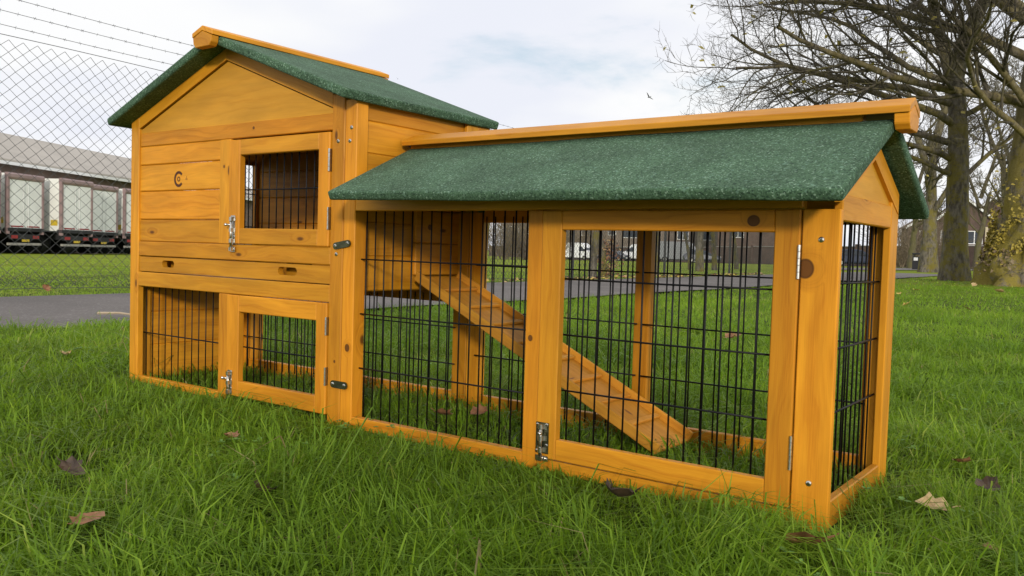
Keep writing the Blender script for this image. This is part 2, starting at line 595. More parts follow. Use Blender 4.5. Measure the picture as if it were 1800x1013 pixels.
# gable
ply = MB().prism([(xL1, .660), (xR0, .660), (xR0, .6755), (-1.455, .8180), (xL1, .6745)], 1, 0.0060, 0.0125)
Mg = frame((-1.455, 0, .7), (1, 0, 0), (0, 0, 1))
ply.v = [tuple(Mg.inverted() @ V(p)) for p in ply.v]
ply.build('gable_panel', PLY, hutch, Mg)
SL = 0.372
for s in (-1, 1):
    # rake trim, cut to the apex
    xe = xR0 if s > 0 else xL1
    ax_ = -1.455
    def zi(x): return 0.8215 - SL * abs(x - ax_)
    poly = [(ax_, zi(ax_)), (xe, zi(xe)), (xe, zi(xe) + 0.041), (ax_, zi(ax_) + 0.041)]
    if s > 0: poly = poly[::-1]
    mb = MB().prism(poly, 1, 0.0006, 0.0145)
    M = frame(((ax_ + xe) / 2, 0, .76), (s, 0, -SL), (0, 0, 1))
    mb.v = [tuple(M.inverted() @ V(p)) for p in mb.v]
    mb.build('gable_trim', WOOD, hutch, M)
# fixed stiles beside the doors
board('door_jamb', (-1.4766, -1.4336), (0.0008, T1), (0.3772, 0.6302), knot=(-1.458, 0, .565, .004))
board('door_jamb', (-1.4728, -1.4340), (0.0008, T1), (-0.008, 0.2558))
# drawer
dm = MB()
dm.cur = 0
xa, xb, za, zb = xL1 + .002, xR0 - .002, .2972, .3362
slots = [(-1.728, -1.672), (-1.251, -1.184)]
zs0, zs1 = .3105, .3285
ya, yb = .0035, T1
segs = [xa, slots[0][0], slots[0][1], slots[1][0], slots[1][1], xb]
for k in range(5):
    if k % 2 == 0:
        dm.box(segs[k], segs[k + 1], ya, yb, za, zb)
    else:
        dm.box(segs[k], segs[k + 1], ya, yb, za, zs0)
        dm.box(segs[k], segs[k + 1], ya, yb, zs1, zb)
        for (xm, sg) in ((segs[k], 1), (segs[k + 1], -1)):           # round ends of the finger slots
            for (zm, sz) in ((zs0, 1), (zs1, -1)):
                pl = [(xm, zm)]
                rr = (zs1 - zs0) / 2
                for j in range(5):
                    a_ = j / 4 * PI / 2
                    pl.append((xm + sg * rr * (1 - math.cos(a_ if True else 0)), zm + sz * rr * (1 - math.sin(a_))))
                mm = pl if sg * sz > 0 else pl[::-1]
                dm.prism(mm, 1, ya + .0001, yb - .0001)
dm.box(segs[1] - .01, segs[2] + .01, yb + .018, yb + .021, zs0 - .012, zs1 + .012)
dm.box(segs[3] - .01, segs[4] + .01, yb + .018, yb + .021, zs0 - .012, zs1 + .012)
Md = frame(((xa + xb) / 2, 0, .317), (1, 0, 0), (0, 0, 1))
dm.v = [tuple(Md.inverted() @ V(p)) for p in dm.v]
dr = dm.build('drawer', WOOD, hutch, Md)
dr['label'] = 'pull-out tray front with two finger slots'


def door(X, Z, xi, zi_, y, mesh_hz, pitch, label, hinge_z, knots=None, stile_l=True):
    x0, x1 = X; z0, z1 = Z; a0, a1 = xi; b0, b1 = zi_
    th = 0.017
    d = bpy.data.objects.new('door', None)
    d.empty_display_size = 0.05
    place(d, hutch, Matrix.Translation((x1, 0, z0)))
    d['label'] = label
    board('stile', (x0, a0), (y, y + th), (z0, z1), d)
    board('stile', (a1, x1), (y, y + th), (z0, z1), d)
    board('rail', (a0, a1), (y + .0007, y + th - .0005), (b1, z1), d, knot=knots)
    board('rail', (a0, a1), (y + .0007, y + th - .0005), (z0, b0), d)
    wire_panel('wire_mesh', 'y', y + th + 0.003, a0 - .004, a1 + .004, b0 - .012, b1 + .012, pitch, mesh_hz, d, ext=0.004)
    for h0, h1 in hinge_z:
        hb = MB()
        n = 5
        for k in range(n):
            q0 = h0 + (h1 - h0) * k / n + .0004; q1 = h0 + (h1 - h0) * (k + 1) / n - .0004
            hb.tube([(x1 + .0007, y - .0022, q0), (x1 + .0007, y - .0018, q1)], 0.0023, 8)
        hb.box(x1 + .0004, x1 + .0012, y - .002, y + .012, h0, h1)
        hb.build('hinge', ZINC, d, smooth=False)
    return d


up_door = door((-1.4330, xR0 - .0025), (.3782, .6262), (-1.3905, -1.1105), (.4155, .5895), -0.0035, (.508,), .0262,
               'upper door with a wire window', ((.415, .464), (.541, .590)))
lo_door = door((-1.4335, xR0 - .0025), (.0105, .2550), (-1.3870, -1.1090), (.0480, .2150), -0.0035, (.130,), .0262,
               'lower door with a wire window', ((.075, .115), (.185, .225)))
wire_panel('wire_mesh', 'y', 0.0235, xL1, -1.4726, -.005, .262, .0305, (.1285,), hutch, offs=.2)

# --- house: other walls
board('corner_stile', (xL0, xL0 + .018), (T1, .052), (-.01, .700))
board('corner_stile', (xL0, xL0 + .018), (.394, .42), (-.01, .700))
for z0, z1 in ((-.006, .0895), (.0895, .181), (.181, .2715)):
    board('wall_board', (xL0 + .003, xL0 + .014), (.050, .396), (z0, z1), bev=.0026)
for z0, z1 in ((.2715, .345), (.618, .700)):
    board('wall_board', (xL0 + .003, xL0 + .014), (.050, .396), (z0, z1), bev=.0026)
board('wall_board', (xL0 + .003, xL0 + .014), (.050, .14), (.346, .617), bev=.0026)
wire_panel('wire_mesh', 'x', xL0 + .018, .13, .395, .335, .63, .0265, (.43, .53), hutch)
for k in range(5):
    z0 = .286 + k * .078
    board('wall_board', (xL0 + .019, xR1 + .03), (.404, .415), (z0, z0 + .078), bev=.0026)
board('corner_post', (xL0 + .019, xL0 + .055), (.3535, .402), (-.012, .280))
rg = MB().prism([(xL0 + .02, .676), (xR1 + .03, .676), (xR1 + .03, .690), (-1.447, .850), (xL0 + .02, .690)], 1, .4045, .4145)
Mq = frame((-1.45, .41, .75), (1, 0, 0), (0, 0, 1))
rg.v = [tuple(Mq.inverted() @ V(p)) for p in rg.v]
rg.build('gable_panel', PLY, hutch, Mq)
board('corner_post', (-1.0045, -.993), (.362, .4035), (.286, .690))
board('corner_stile', (-1.0045, -.9932), (.4037, .452), (.286, .690))
board('floor_panel', (xL1 + .003, xR1 - .002), (T1 + .001, .403), (.281, .292), mat=PLY)
# right wall above the run, with the pop-hole shutter over the ramp
xs_ = -1.005
for z0, z1 in ((.284, .3605), (.3605, .4345), (.4345, .5075), (.5075, .582), (.582, .651), (.651, .7005)):
    board('wall_board', (xs_ - .010, xs_), (.0355, .403), (z0, z1), bev=.0026)
for k, (z0, z1) in enumerate(((.318, .392), (.3932, .468), (.4692, .540))):
    board('shutter_board', (xs_ + .0008, xs_ + .0115), (.188, .352), (z0, z1), bev=.0026, knot=(xs_ + .01, .235, .43, .007) if k == 1 else None)
# --- house roof
def slab(name, c, ex, ey, L, W_, T, seg=3, bev=.0062, skew=0.0, lift=0.0):
    """felted roof board with rounded edges; ex along the eave, ey up the slope"""
    import bmesh
    bm = bmesh.new()
    bmesh.ops.create_cube(bm, size=1.0)
    bmesh.ops.scale(bm, vec=(L, W_, T), verts=bm.verts)
    bmesh.ops.bevel(bm, geom=list(bm.edges), offset=bev, segments=seg, profile=0.6, affect='EDGES')
    cuts = [e for e in bm.edges if abs((e.verts[0].co - e.verts[1].co).x) > L * .8]
    bmesh.ops.subdivide_edges(bm, edges=cuts, cuts=14, use_grid_fill=True)
    for v in bm.verts:                                              # felt never lies dead flat
        n = math.sin(v.co.x * 9.1 + v.co.y * 5) * .0008 + math.sin(v.co.x * 23 + 1.3) * .0003
        v.co.z += n
        if abs(v.co.y) > W_ * .45:
            v.co.y += n * .8
        lf_ = .5 - v.co.x / L; ef = .5 - v.co.y / W_
        v.co.x += skew * lf_ * ef
        v.co.z += lift * lf_ * ef
    me = bpy.data.meshes.new(name)
    bm.to_mesh(me); bm.free()
    for p in me.polygons: p.use_smooth = True
    me.materials.append(FELT)
    return place(bpy.data.objects.new(name, me), hutch, frame(c, ex, ey))


HX, HZ, HW = -1.447, .852, .462        # ridge line, underside at the ridge, half width
hs = math.atan(.365)
for s in (-1, 1):
    mid = V((HX + s * HW / 2, (-.050 + .472) / 2, HZ - .365 * HW / 2)) + V((s * math.sin(hs), 0, math.cos(hs))) * .0105
    Lc = HW / math.cos(hs)
    if s > 0:
        slab('roof_panel', mid, (0, 1, 0), (-math.cos(hs), 0, math.sin(hs)), .522, Lc, .021)
    else:
        slab('roof_panel', mid, (0, -1, 0), (math.cos(hs), 0, math.sin(hs)), .522, Lc, .021)


def ridge_cap(axis, c, zt, w2, a0, a1, ends, drop):
    """slim folded board along the ridge with a solid block closing its free end"""
    chev = [(-w2, zt - drop), (0, zt), (w2, zt - drop), (w2, zt - drop - .011), (0, zt - .012), (-w2, zt - drop - .011)]
    blk = [(-w2 + .003, zt - drop - .0115), (0, zt - .0125), (w2 - .003, zt - drop - .0115), (w2 - .005, zt - drop - .026), (w2 - .013, zt - drop - .035), (-w2 + .013, zt - drop - .035), (-w2 + .005, zt - drop - .026)]
    mid = (a0 + a1) / 2
    out_ = None
    for nm, poly, b0, b1 in [('ridge_cap', chev, a0, a1)] + [('end_block', blk, e0, e1) for e0, e1 in ends]:
        if axis == 1:
            M = frame((c, mid, zt - .03), (0, 1, 0), (0, 0, 1))
            mb = MB().prism([(p[0] + c, p[1]) for p in poly][::-1], 1, b0, b1)
        else:
            M = frame((mid, c, zt - .03), (1, 0, 0), (0, 0, 1))
            mb = MB().prism([(p[0] + c, p[1]) for p in poly], 0, b0, b1)
        mb.v = [tuple(M.inverted() @ V(p)) for p in mb.v]
        o = mb.build(nm, WOOD, out_ or hutch, M)
        bv = o.modifiers.new('bevel', 'BEVEL'); bv.width = .0012; bv.segments = 1
        out_ = out_ or o
    return out_


ridge_cap(1, HX, .8865, .040, -.072, .505, [(-.0715, -.0512), (.474, .5045)], .0146)

# --- run, front
board('rail', (xC, -.0548), (.0012, .021), (.4555, .503))
board('sill_rail', (xC, -.5455), (.001, .020), (-.010, .0165))
board('sill_rail', (-.5123, -.0550), (.001, .020), (-.012, .0105))
board('door_jamb', (-.5448, -.5128), (.0004, .021), (-.012, .455), knot=(-.533, 0, .225, .005))
board('corner_post', (-.0543, .0), (0, .0135), (-.014, .4545), knot=(-.0475, 0, .368, .0155))
run_door = door((-.5122, -.0562), (.0128, .4540), (-.4712, -.0942), (.0495, .4205), -0.0025, (.1365, .2355, .3345), .0282,
                'large run door filled with black wire mesh', ((.0705, .1215), (.3525, .4025)), knots=(-.127, 0, .4375, .010))
wire_panel('wire_mesh', 'y', .0245, xC + .004, -.545, .0, .465, .0262, (.1195, .2365, .3535), hutch, offs=.35)
# --- run, right end
board('stile', (-.0135, -.0003), (.302, D_ - .008), (-.012, .492))
board('rail', (-.0145, -.0012), (.0135, .302), (-.012, .0305))
board('rail', (-.0145, -.0012), (.0135, .302), (.4385, .477))
RC = .171
sl_ = .448
gp_ = MB().prism([(.004, .470), (D_ - .018, .470), (D_ - .018, .505), (RC, .575), (.004, .500)], 0, -.0125, -.0055)
Mr = frame((0, RC, .5), (0, 1, 0), (0, 0, 1))
gp_.v = [tuple(Mr.inverted() @ V(p)) for p in gp_.v]
gp_.build('gable_panel', PLY, hutch, Mr)
for s in (-1, 1):
    ye = RC + s * .172
    def z2(y): return .5415 - .4475 * abs(y - RC)
    zlow = z2(ye)
    poly = [(RC, z2(RC)), (ye - s * .030, z2(ye - s * .03)), (ye - s * .030, .478), (ye, .478), (ye, z2(ye) + .034), (RC, z2(RC) + .034)]
    if s < 0: poly = poly[::-1]
    mb = MB().prism([(RC, z2(RC)), (ye, z2(ye)), (ye, z2(ye) + .034), (RC, z2(RC) + .034)][::(1 if s > 0 else -1)], 0, -.010, .0012)
    M = frame((0, (RC + ye) / 2, .52), (0, s, -.4475), (0, 0, 1))
    mb.v = [tuple(M.inverted() @ V(p)) for p in mb.v]
    mb.build('gable_trim', WOOD, hutch, M)
wire_panel('wire_mesh', 'x', -.021, .006, .315, .0, .455, .0268, (.150, .248, .3465), hutch, hoff=.0024, ext=0.0)
# --- run, back
board('stile', (-.045, -.003), (D_ - .020, D_), (-.012, .470))
board('corner_post', (-.033, -.016), (.318, D_ - .021), (-.012, .470))
board('stile', (-.5075, -.4725), (D_ - .020, D_), (-.012, .470))
board('stile', (-.9605, -.918), (D_ - .020, D_), (-.012, .470))
board('stile', (-1.0055, -.9615), (D_ - .021, D_ + .002), (-.012, .470))
board('rail', (-.917, -.508), (D_ - .019, D_ - .001), (-.012, .0315))
board('rail', (-.472, -.0455), (D_ - .019, D_ - .001), (-.012, .0315))
board('rail', (xL0 + .056, -1.006), (D_ - .019, D_ - .001), (-.012, .0315))
board('rail', (-.917, -.508), (D_ - .019, D_ - .001), (.446, .492))
board('rail', (-.472, -.0455), (D_ - .019, D_ - .001), (.446, .492))
board('rail', (xL0 + .056, -1.006), (D_ - .019, D_ - .001), (.250, .280))
wire_panel('wire_mesh', 'y', D_ - .024, -.918, -.5075, .01, .46, .0262, (.128, .236, .344), hutch)
wire_panel('wire_mesh', 'y', D_ - .024, -.4725, -.045, .01, .46, .0275, (.128, .236, .344), hutch)
wire_panel('wire_mesh', 'y', D_ - .024, xL0 + .055, -1.004, .01, .27, .0272, (.10, .19), hutch)
# --- run roof
RZ, RW, rs = .587, .275, math.atan(.470)
for s in (-1, 1):
    mid = V(((-.9925 + .031) / 2, RC + s * RW / 2, RZ - .470 * RW / 2)) + V((0, s * math.sin(rs), math.cos(rs))) * .0095
    Lc = RW / math.cos(rs)
    slab('roof_panel', mid, (-s, 0, 0), (0, -s * math.cos(rs), math.sin(rs)), 1.0235, Lc, .019, skew=.040 if s < 0 else 0, lift=.012 if s < 0 else 0)
ridge_cap(0, RC, .6345, .036, -.9945, .0555, [(.0325, .055)], .0165)
board('ridge_beam', (-.990, -.018), (RC - .012, RC + .012), (.560, .6205))
# --- ramp
ta, tb = V((-.985, .252, .311)), V((-.364, .251, .012))
ex = (tb - ta).normalized()
side = V((0, 1, 0)); side = (side - ex * side.dot(ex)).normalized()
nrm = ex.cross(side)
if nrm.z < 0: nrm = -nrm
Lr = (tb - ta).length
ramp = board_dir('ramp', (ta + tb) / 2, ex, side, Lr, .152, .0075, hutch, WOOD_RAMP)
ramp['label'] = 'sloping ladder board leading down from the upper floor'
for s in (-1, 1):
    board_dir('side_strip', (ta + tb) / 2 + side * s * .0725 + nrm * .0080, ex, nrm, Lr, .0225, .0075, ramp, WOOD_RAMP)
for k in range(8):
    p = ta + ex * (Lr * (.10 + .112 * k)) + nrm * .0085
    board_dir('cleat', p, side, ex, .1370, .012, .0070, ramp, WOOD_RAMP, .0014)
# --- metal fittings
def plate(cx_, cz, w_, h_, tilt):
    mb = MB(); n = 8
    M = frame((cx_, -.0022, cz), (math.cos(tilt), 0, math.sin(tilt)), (0, 0, 1))
    poly = []
    r = h_ / 2
    for sx in (1, -1):
        for k in range(n + 1):
            a = -PI / 2 + PI * k / n
            poly.append((sx * (w_ / 2 - r) + sx * r * math.cos(a) , sx * r * math.sin(a)))
    mb.prism(poly, 2, -.0012, .0016)
    o = mb.build('joining_plate', OLIVE, hutch, M)
    for s in (-1, 1):
        q = M @ V((s * (w_ / 2 - r * 1.05), 0, 0))
        screw(o, (q.x, -.0039, q.z), r=.0044)


plate(-1.0312, .3835, .054, .0145, .16)
plate(-1.0320, .0815, .052, .0155, 0)


def bolt(xc, z0, z1, wd, y, wide=False):
    h = z1 - z0
    mb = MB()
    mb.box(xc - wd / 2, xc + wd / 2, y - .0012, y + .0002, z0 + h * .20, z1)
    o = mb.build('bolt_latch', ZINC if not wide else OLIVE, hutch)
    rod = MB(); rod.tube([(xc, y - .006, z0 + h * .04), (xc, y - .006, z1 - h * .04)], .0031, 10)
    rod.build('bolt_rod', ZINC, o, smooth=True)
    for f in (.30, .60, .90):
        b = MB()
        zc = z0 + h * f
        hw = .0045
        prof = [(xc - .0055, y - .0013), (xc - .0045, y - .0085), (xc - .002, y - .0102), (xc + .002, y - .0102), (xc + .0045, y - .0085), (xc + .0055, y - .0013)]
        b.prism(prof[::-1], 2, zc - hw, zc + hw)
        b.box(xc - .0105, xc + .0105, y - .0021, y - .0013, zc - hw, zc + hw)
        b.build('bracket', ZINC, o)
    kb = MB()
    zk = z0 + h * .74
    kx = -1 if not wide else .2
    kb.tube([(xc, y - .006, zk), (xc + kx * .012, y - .012, zk)], .0022, 8)
    kb.dome((xc + kx * .012, y - .012, zk), (kx, -.5, 0), .0042, .0042, 8)
    kb.dome((xc + kx * .012, y - .012, zk), (-kx, .5, 0), .0042, .0042, 8)
    kb.build('knob', ZINC, o, smooth=True)
    k2 = MB()
    k2.box(xc - wd / 2, xc + wd / 2, y - .0012, y + .0002, z0, z0 + h * .14)
    k2.prism([(xc - .0055, y - .0013), (xc - .0045, y - .0088), (xc + .0045, y - .0088), (xc + .0055, y - .0013)][::-1], 2, z0 + h * .02, z0 + h * .12)
    k2.build('keep', ZINC, o)
    for (sx, f) in ((.36, .95), (.36, .42), (.36, .06)) + (((-.38, .93), (-.38, .25)) if wide else ()):
        screw(o, (xc + wd * sx, y - .0014, z0 + h * f), r=.0034)


bolt(-1.4120, .3590, .4460, .0165, -.0038)
bolt(-1.4165, -.0020, .0725, .0165, -.0038)
bolt(-.4975, .0085, .0775, .0265, -.0030, wide=True)
for p in ((-.026, -.0002, .4105), (-.0285, -.0002, .055), (-1.012, .001, .632), (-1.0165, .001, .604), (-1.0515, -.0002, .605), (-1.0505, -.0002, .3625)):
    screw(hutch, p, r=.0046)
# burnt mark on the upper boards
yb_ = .0050
lg = MB()
def arc(mb, cx_, cz, r0, r1, a0, a1, n=28):
    vs = []; fs = []
    for k in range(n + 1):
        a = a0 + (a1 - a0) * k / n
        for r in (r0, r1):
            for y in (yb_ + .0003, yb_ - .0004):
                vs.append((cx_ + r * math.cos(a), y, cz + r * math.sin(a)))
    for k in range(n):
        i = 4 * k
        fs += [(i + 1, i + 3, i + 7, i + 5), (i, i + 1, i + 5, i + 4), (i + 2, i + 6, i + 7, i + 3)]
    mb.add(vs, fs)
arc(lg, -1.6575, .5400, .0138, .0205, math.radians(38), math.radians(322))
arc(lg, -1.6575, .5400, .0040, .0064, 0, 2 * PI, 20)
ob = lg.build('printed_mark', BURNT, hutch)
ob['label'] = 'round dark brown burnt emblem shaped like an open ring with a dot'
lg = MB()
for k, (dx, hh) in enumerate(((0, .006), (.003, .010), (.006, .005))):
    lg.box(-1.6265 + dx, -1.6250 + dx, yb_ - .0003, yb_ + .0003, .5365, .5365 + hh)
lg.build('printed_mark', BURNT_PALE, hutch)
kb = MB()
kb.dome((-.1335, D_ - .030, .3675), (0, -1, 0), .0055, .0055, 10)
kb.dome((-.1335, D_ - .030, .3675), (0, 1, 0), .0055, .006, 10)
kb.build('knob', BLACKWIRE, hutch, smooth=True)

LV = [(115, 636, .040, 1, .9, 2, 'curled pale leaf in the grass left of the hutch near the path'), (125, 850, .045, 1, .5, 1, 'dark dead leaf half sunk in the grass at the left edge'),
      (155, 947, .045, .6, .4, 0, 'brown leaf at the lower left corner of the lawn'), (405, 790, .036, .7, .8, 0, 'reddish brown leaf in the grass in front of the lower door'),
      (462, 893, .050, .4, .9, 1, 'dark curled leaf in the grass below the reddish brown one'), (1085, 900, .070, .5, .9, 1, 'long dark rolled leaf in the grass in front of the run door'),
      (1415, 986, .072, .5, .3, 0, 'broad brown leaf flat on the grass at the bottom below the corner post'), (1735, 880, .045, .6, .6, 1, 'dark leaf in the grass near the right edge'),
      (1640, 917, .055, .5, .4, 2, 'tan leaf among the grass right of the corner post'), (1690, 833, .040, .6, .5, 0, 'small brown leaf in the shaded grass right of the run'),
      (1745, 998, .028, .5, .4, 0, 'little reddish leaf at the lower right corner'), (1592, 538, .075, .6, .7, 3, 'yellowish leaf standing up just right of the run'),
      (1288, 600, .085, .6, .6, 0, 'reddish leaf on the lawn seen through the run door'), (778, 745, .050, .5, .4, 0, 'brown leaf on the grass inside the run behind the left mesh'),
      (842, 740, .046, .5, .4, 0, 'brown leaf inside the run below the ramp'), (1610, 510, .10, .6, .4, 3, 'yellow leaf on the lawn left of the tree trunks'),
      (1756, 512, .13, .4, .5, 2, 'pale leaf on the lawn in front of the burred tree'), (1712, 500, .11, .5, .4, 2, 'tan leaf on the lawn between two tree trunks'),
      (1700, 545, .06, .5, .4, 0, 'brown leaf on the open lawn at the right'), (1580, 517, .07, .5, .5, 3, 'yellow leaf beside the right end of the run')]
LEAF_PT = [(ground_pt(u, v + 4), sz_) for (u, v, sz_, *_r) in LV]

# ------------------------------------------------------------------ grass
def grass_mat():
    m_, t = new_mat('grass_blades')
    a = t.n('ShaderNodeAttribute', attribute_name='gv')
    v = a.outputs['Fac']
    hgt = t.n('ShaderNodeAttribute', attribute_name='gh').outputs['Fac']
    p = t.n('ShaderNodeNewGeometry').outputs['Position']
    big = t.noise(p, 2.2, 3.0)
    c = t.ramp(v, [(0.0, (0.105, 0.200, 0.014)), (0.45, (0.195, 0.335, 0.022)), (0.80, (0.290, 0.430, 0.036)), (0.94, (0.40, 0.48, 0.090)), (0.97, (0.40, 0.33, 0.14)), (1.0, (0.46, 0.38, 0.20))])
    f = t.smooth(big, 0.3, 0.7, 0.85, 1.15)
    c = t.mix(1.0, c, t.n('ShaderNodeCombineColor', {0: f, 1: f, 2: t.m('MULTIPLY', f, 0.9)}).outputs[0], 'MULTIPLY')
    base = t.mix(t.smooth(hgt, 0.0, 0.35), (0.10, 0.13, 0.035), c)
    pb = t.n('ShaderNodeBsdfPrincipled', {'Base Color': base, 'Roughness': 0.48, 'Specular IOR Level': 0.28})
    tr = t.n('ShaderNodeBsdfTranslucent', {'Color': base})
    mx = t.n('ShaderNodeMixShader', {0: 0.42, 1: pb.outputs[0], 2: tr.outputs[0]})
    t.n('ShaderNodeOutputMaterial', {0: mx.outputs[0]})
    return m_


def vnoise(x, y, s, seed):
    """smooth value noise on arrays"""
    r = np.random.default_rng(seed).random((64, 64))
    fx, fy = x * s, y * s
    ix, iy = np.floor(fx).astype(int), np.floor(fy).astype(int)
    ux, uy = fx - ix, fy - iy
    ux = ux * ux * (3 - 2 * ux); uy = uy * uy * (3 - 2 * uy)
    g = lambda i, j: r[i % 64, j % 64]
    return (g(ix, iy) * (1 - ux) + g(ix + 1, iy) * ux) * (1 - uy) + (g(ix, iy + 1) * (1 - ux) + g(ix + 1, iy + 1) * ux) * uy


az0 = math.atan2(FW[0], FW[1])


def ring(r0, r1, dens, half=0.80):
    n = int(dens * half * (r1 * r1 - r0 * r0))
    r = np.sqrt(rng.uniform(r0 * r0, r1 * r1, n))
    a = az0 + rng.uniform(-half, half, n)
    x = CAM[0] + r * np.sin(a); y = CAM[1] + r * np.cos(a)
    # uneven tufts
    keep = rng.random(n) < 0.22 + 1.0 * vnoise(x, y, 11.0, 3)
    ne = -3.28 - 0.042 * y + 0.03 * np.sin(y * 1.7) + 0.02 * np.sin(y * 4.1) + 0.03 * vnoise(x, y, 8.0, 9)
    fe = -5.30 - 0.077 * y
    keep &= (x > ne) | (x < fe - 0.02)
    keep &= ~(y > 25)
    # timber on the ground
    ins = (x > -1.885) & (x < .004)
    keep &= ~(ins & (y > -.006) & (y < .023))
    keep &= ~(ins & (y > .337) & (y < .364))
    keep &= ~((x > -.018) & (x < .004) & (y > 0) & (y < .36))
    keep &= ~((x > -1.882) & (x < -1.855) & (y > 0) & (y < .42))
    return x[keep], y[keep], r[keep]


def blades(x, y, h, w_, lean, seg2, gv):
    n = len(x)
    z = tz(x) - 0.012
    face = rng.uniform(0, 2 * PI, n)
    fl = vnoise(x, y, 4.3, 5) * 4 * PI + rng.normal(0, 1.25, n)           # tufts lean together
    dx, dy = np.cos(fl), np.sin(fl)
    sx, sy = np.cos(face) * w_ / 2, np.sin(face) * w_ / 2
    b = np.stack([x, y, z], 1)
    up = np.stack([dx * lean * .35, dy * lean * .35, np.ones(n)], 1)
    mid = b + up * (h * .55)[:, None]
    tip = b + np.stack([dx * lean * h, dy * lean * h, h * np.clip(1 - .32 * lean * lean, .12, 1)], 1)
    sd = np.stack([sx, sy, np.zeros(n)], 1)
    if seg2:
        vs = np.stack([b - sd * .8, b + sd * .8, mid - sd, mid + sd, tip], 1).reshape(-1, 3)
        o = (np.arange(n) * 5)[:, None]
        fl_ = np.concatenate([o + np.array([[0, 1, 3, 2]]), o + np.array([[2, 3, 4]])], 1).ravel()
        sizes = np.tile([4, 3], n)
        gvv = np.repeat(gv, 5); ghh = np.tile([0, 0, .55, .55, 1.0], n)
    else:
        vs = np.stack([b - sd, b + sd, tip], 1).reshape(-1, 3)
        fl_ = ((np.arange(n) * 3)[:, None] + np.array([[0, 1, 2]])).ravel()
        sizes = np.full(n, 3)
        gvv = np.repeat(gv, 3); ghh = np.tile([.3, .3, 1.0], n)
    return vs, fl_, sizes, gvv, ghh


parts = []
for (r0, r1, dens, hm, wm, seg2) in ((.45, 1.5, 42000, .045, .0025, True), (1.5, 2.6, 30000, .039, .0027, True), (2.6, 4.6, 14500, .038, .0036, True),
                                     (4.6, 8.0, 4300, .034, .0062, False), (8.0, 16.0, 1100, .028, .011, False), (16.0, 30.0, 90, .025, .03, False)):
    x, y, r = ring(r0, r1, dens, {1.5: 1.45, 2.6: 1.25, 4.6: 1.05, 8.0: .92}.get(r1, .80))
    n = len(x)
    tall = .55 + .8 * vnoise(x, y, 4.5, 1) + .35 * vnoise(x, y, 14.0, 2)
    h = hm * tall * rng.lognormal(0, .28, n)
    inside = (x > -1.87) & (x < 0) & (y > 0) & (y < .36)
    h = np.where(inside, h * .72, h)
    w_ = wm * rng.uniform(.6, 1.25, n)
    lean = np.abs(rng.normal(.80, .48, n)).clip(.05, 1.6)
    nearf = (x > -1.95) & (x < .10) & (y > -.13) & (y < .03)
    h = np.where(nearf, h * np.clip(.45 + (-y) * 3.2, .45, .9), h)
    nears = (x > -.02) & (x < .10) & (y > -.10) & (y < .40)
    h = np.where(nears, h * .55, h)
    mown = x < -5.3 - .077 * y
    h = np.where(mown, h * .55, h)
    lying = rng.random(n) < .28
    lean = np.where(lying, rng.uniform(1.35, 1.72, n), lean)
    h = np.where(lying, h * rng.uniform(1.0, 1.75, n), h)
    for (lp, ls) in LEAF_PT:                                        # blades pressed down by the leaves
        tow = CAM[:2] - lp[:2]; tow /= np.linalg.norm(tow)
        ddx, ddy = x - lp[0], y - lp[1]
        al = ddx * tow[0] + ddy * tow[1]; ac = np.abs(ddx * -tow[1] + ddy * tow[0])
        h = np.where((al > -ls * .5) & (al < ls * .5 + .10) & (ac < ls * .55), h * .34, h)
    gv = np.clip(.20 + .35 * vnoise(x, y, 2.0, 7) + rng.normal(.12, .17, n), 0, .945)
    gv = np.where(mown, np.clip(gv + .28, 0, .92), gv)
    gv = np.where(rng.random(n) < .008, rng.uniform(.965, 1, n), gv)
    parts.append(blades(x, y, h, w_, lean, seg2, gv))
off = 0; VS = []; FL = []; SZ = []; GV = []; GH = []
for vs, fl_, sz, g1, g2 in parts:
    VS.append(vs); FL.append(fl_ + off); SZ.append(sz); GV.append(g1); GH.append(g2); off += len(vs)
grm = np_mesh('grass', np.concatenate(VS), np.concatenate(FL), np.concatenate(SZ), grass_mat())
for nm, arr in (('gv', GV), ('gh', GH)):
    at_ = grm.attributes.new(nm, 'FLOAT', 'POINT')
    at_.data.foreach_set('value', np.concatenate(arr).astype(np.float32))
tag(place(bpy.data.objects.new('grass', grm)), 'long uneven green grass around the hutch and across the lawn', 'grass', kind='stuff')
print('grass tris', sum((s - 2).sum() for s in SZ))

# clover and small weeds scattered in the turf
CLOV = simple('clover_leaf', (.13, .25, .045), .6, .25, 40)
mb = MB(); rr = random.Random(9)
for i in range(34):                                               # patches
    cx_, cy_ = None, None
    r_ = rr.uniform(1.05, 3.2); a_ = az0 + rr.uniform(-.62, .62)
    cx_, cy_ = CAM[0] + r_ * math.sin(a_), CAM[1] + r_ * math.cos(a_)
    if -1.95 < cx_ < .08 and -.05 < cy_ < .45 or cx_ < -3.1: continue
    for q in range(rr.randint(5, 16)):
        x_, y_ = cx_ + rr.gauss(0, .045), cy_ + rr.gauss(0, .045)
        if -.02 < y_ < .4 and -1.9 < x_ < .02: continue
        z_ = rr.uniform(.012, .034); t0 = rr.uniform(0, 6.28); sz = rr.uniform(.005, .010)
        for k in range(3):
            t_ = t0 + k * 2.094
            d = V((math.cos(t_), math.sin(t_), rr.uniform(-.1, .35))); e = V((-math.sin(t_), math.cos(t_), 0))
            c = V((x_, y_, z_))
            mb.add([c, c + d * sz * .6 - e * sz * .5, c + d * sz * 1.15 - e * sz * .3, c + d * sz * 1.15 + e * sz * .3, c + d * sz * .6 + e * sz * .5, c + d * sz * .6 + V((0, 0, -.0015))],
                   [(0, 1, 5), (1, 2, 5), (2, 3, 5), (3, 4, 5), (4, 0, 5)])
tag(mb.build('clover', CLOV), 'small clover leaves scattered through the foreground grass', 'clover', kind='stuff')

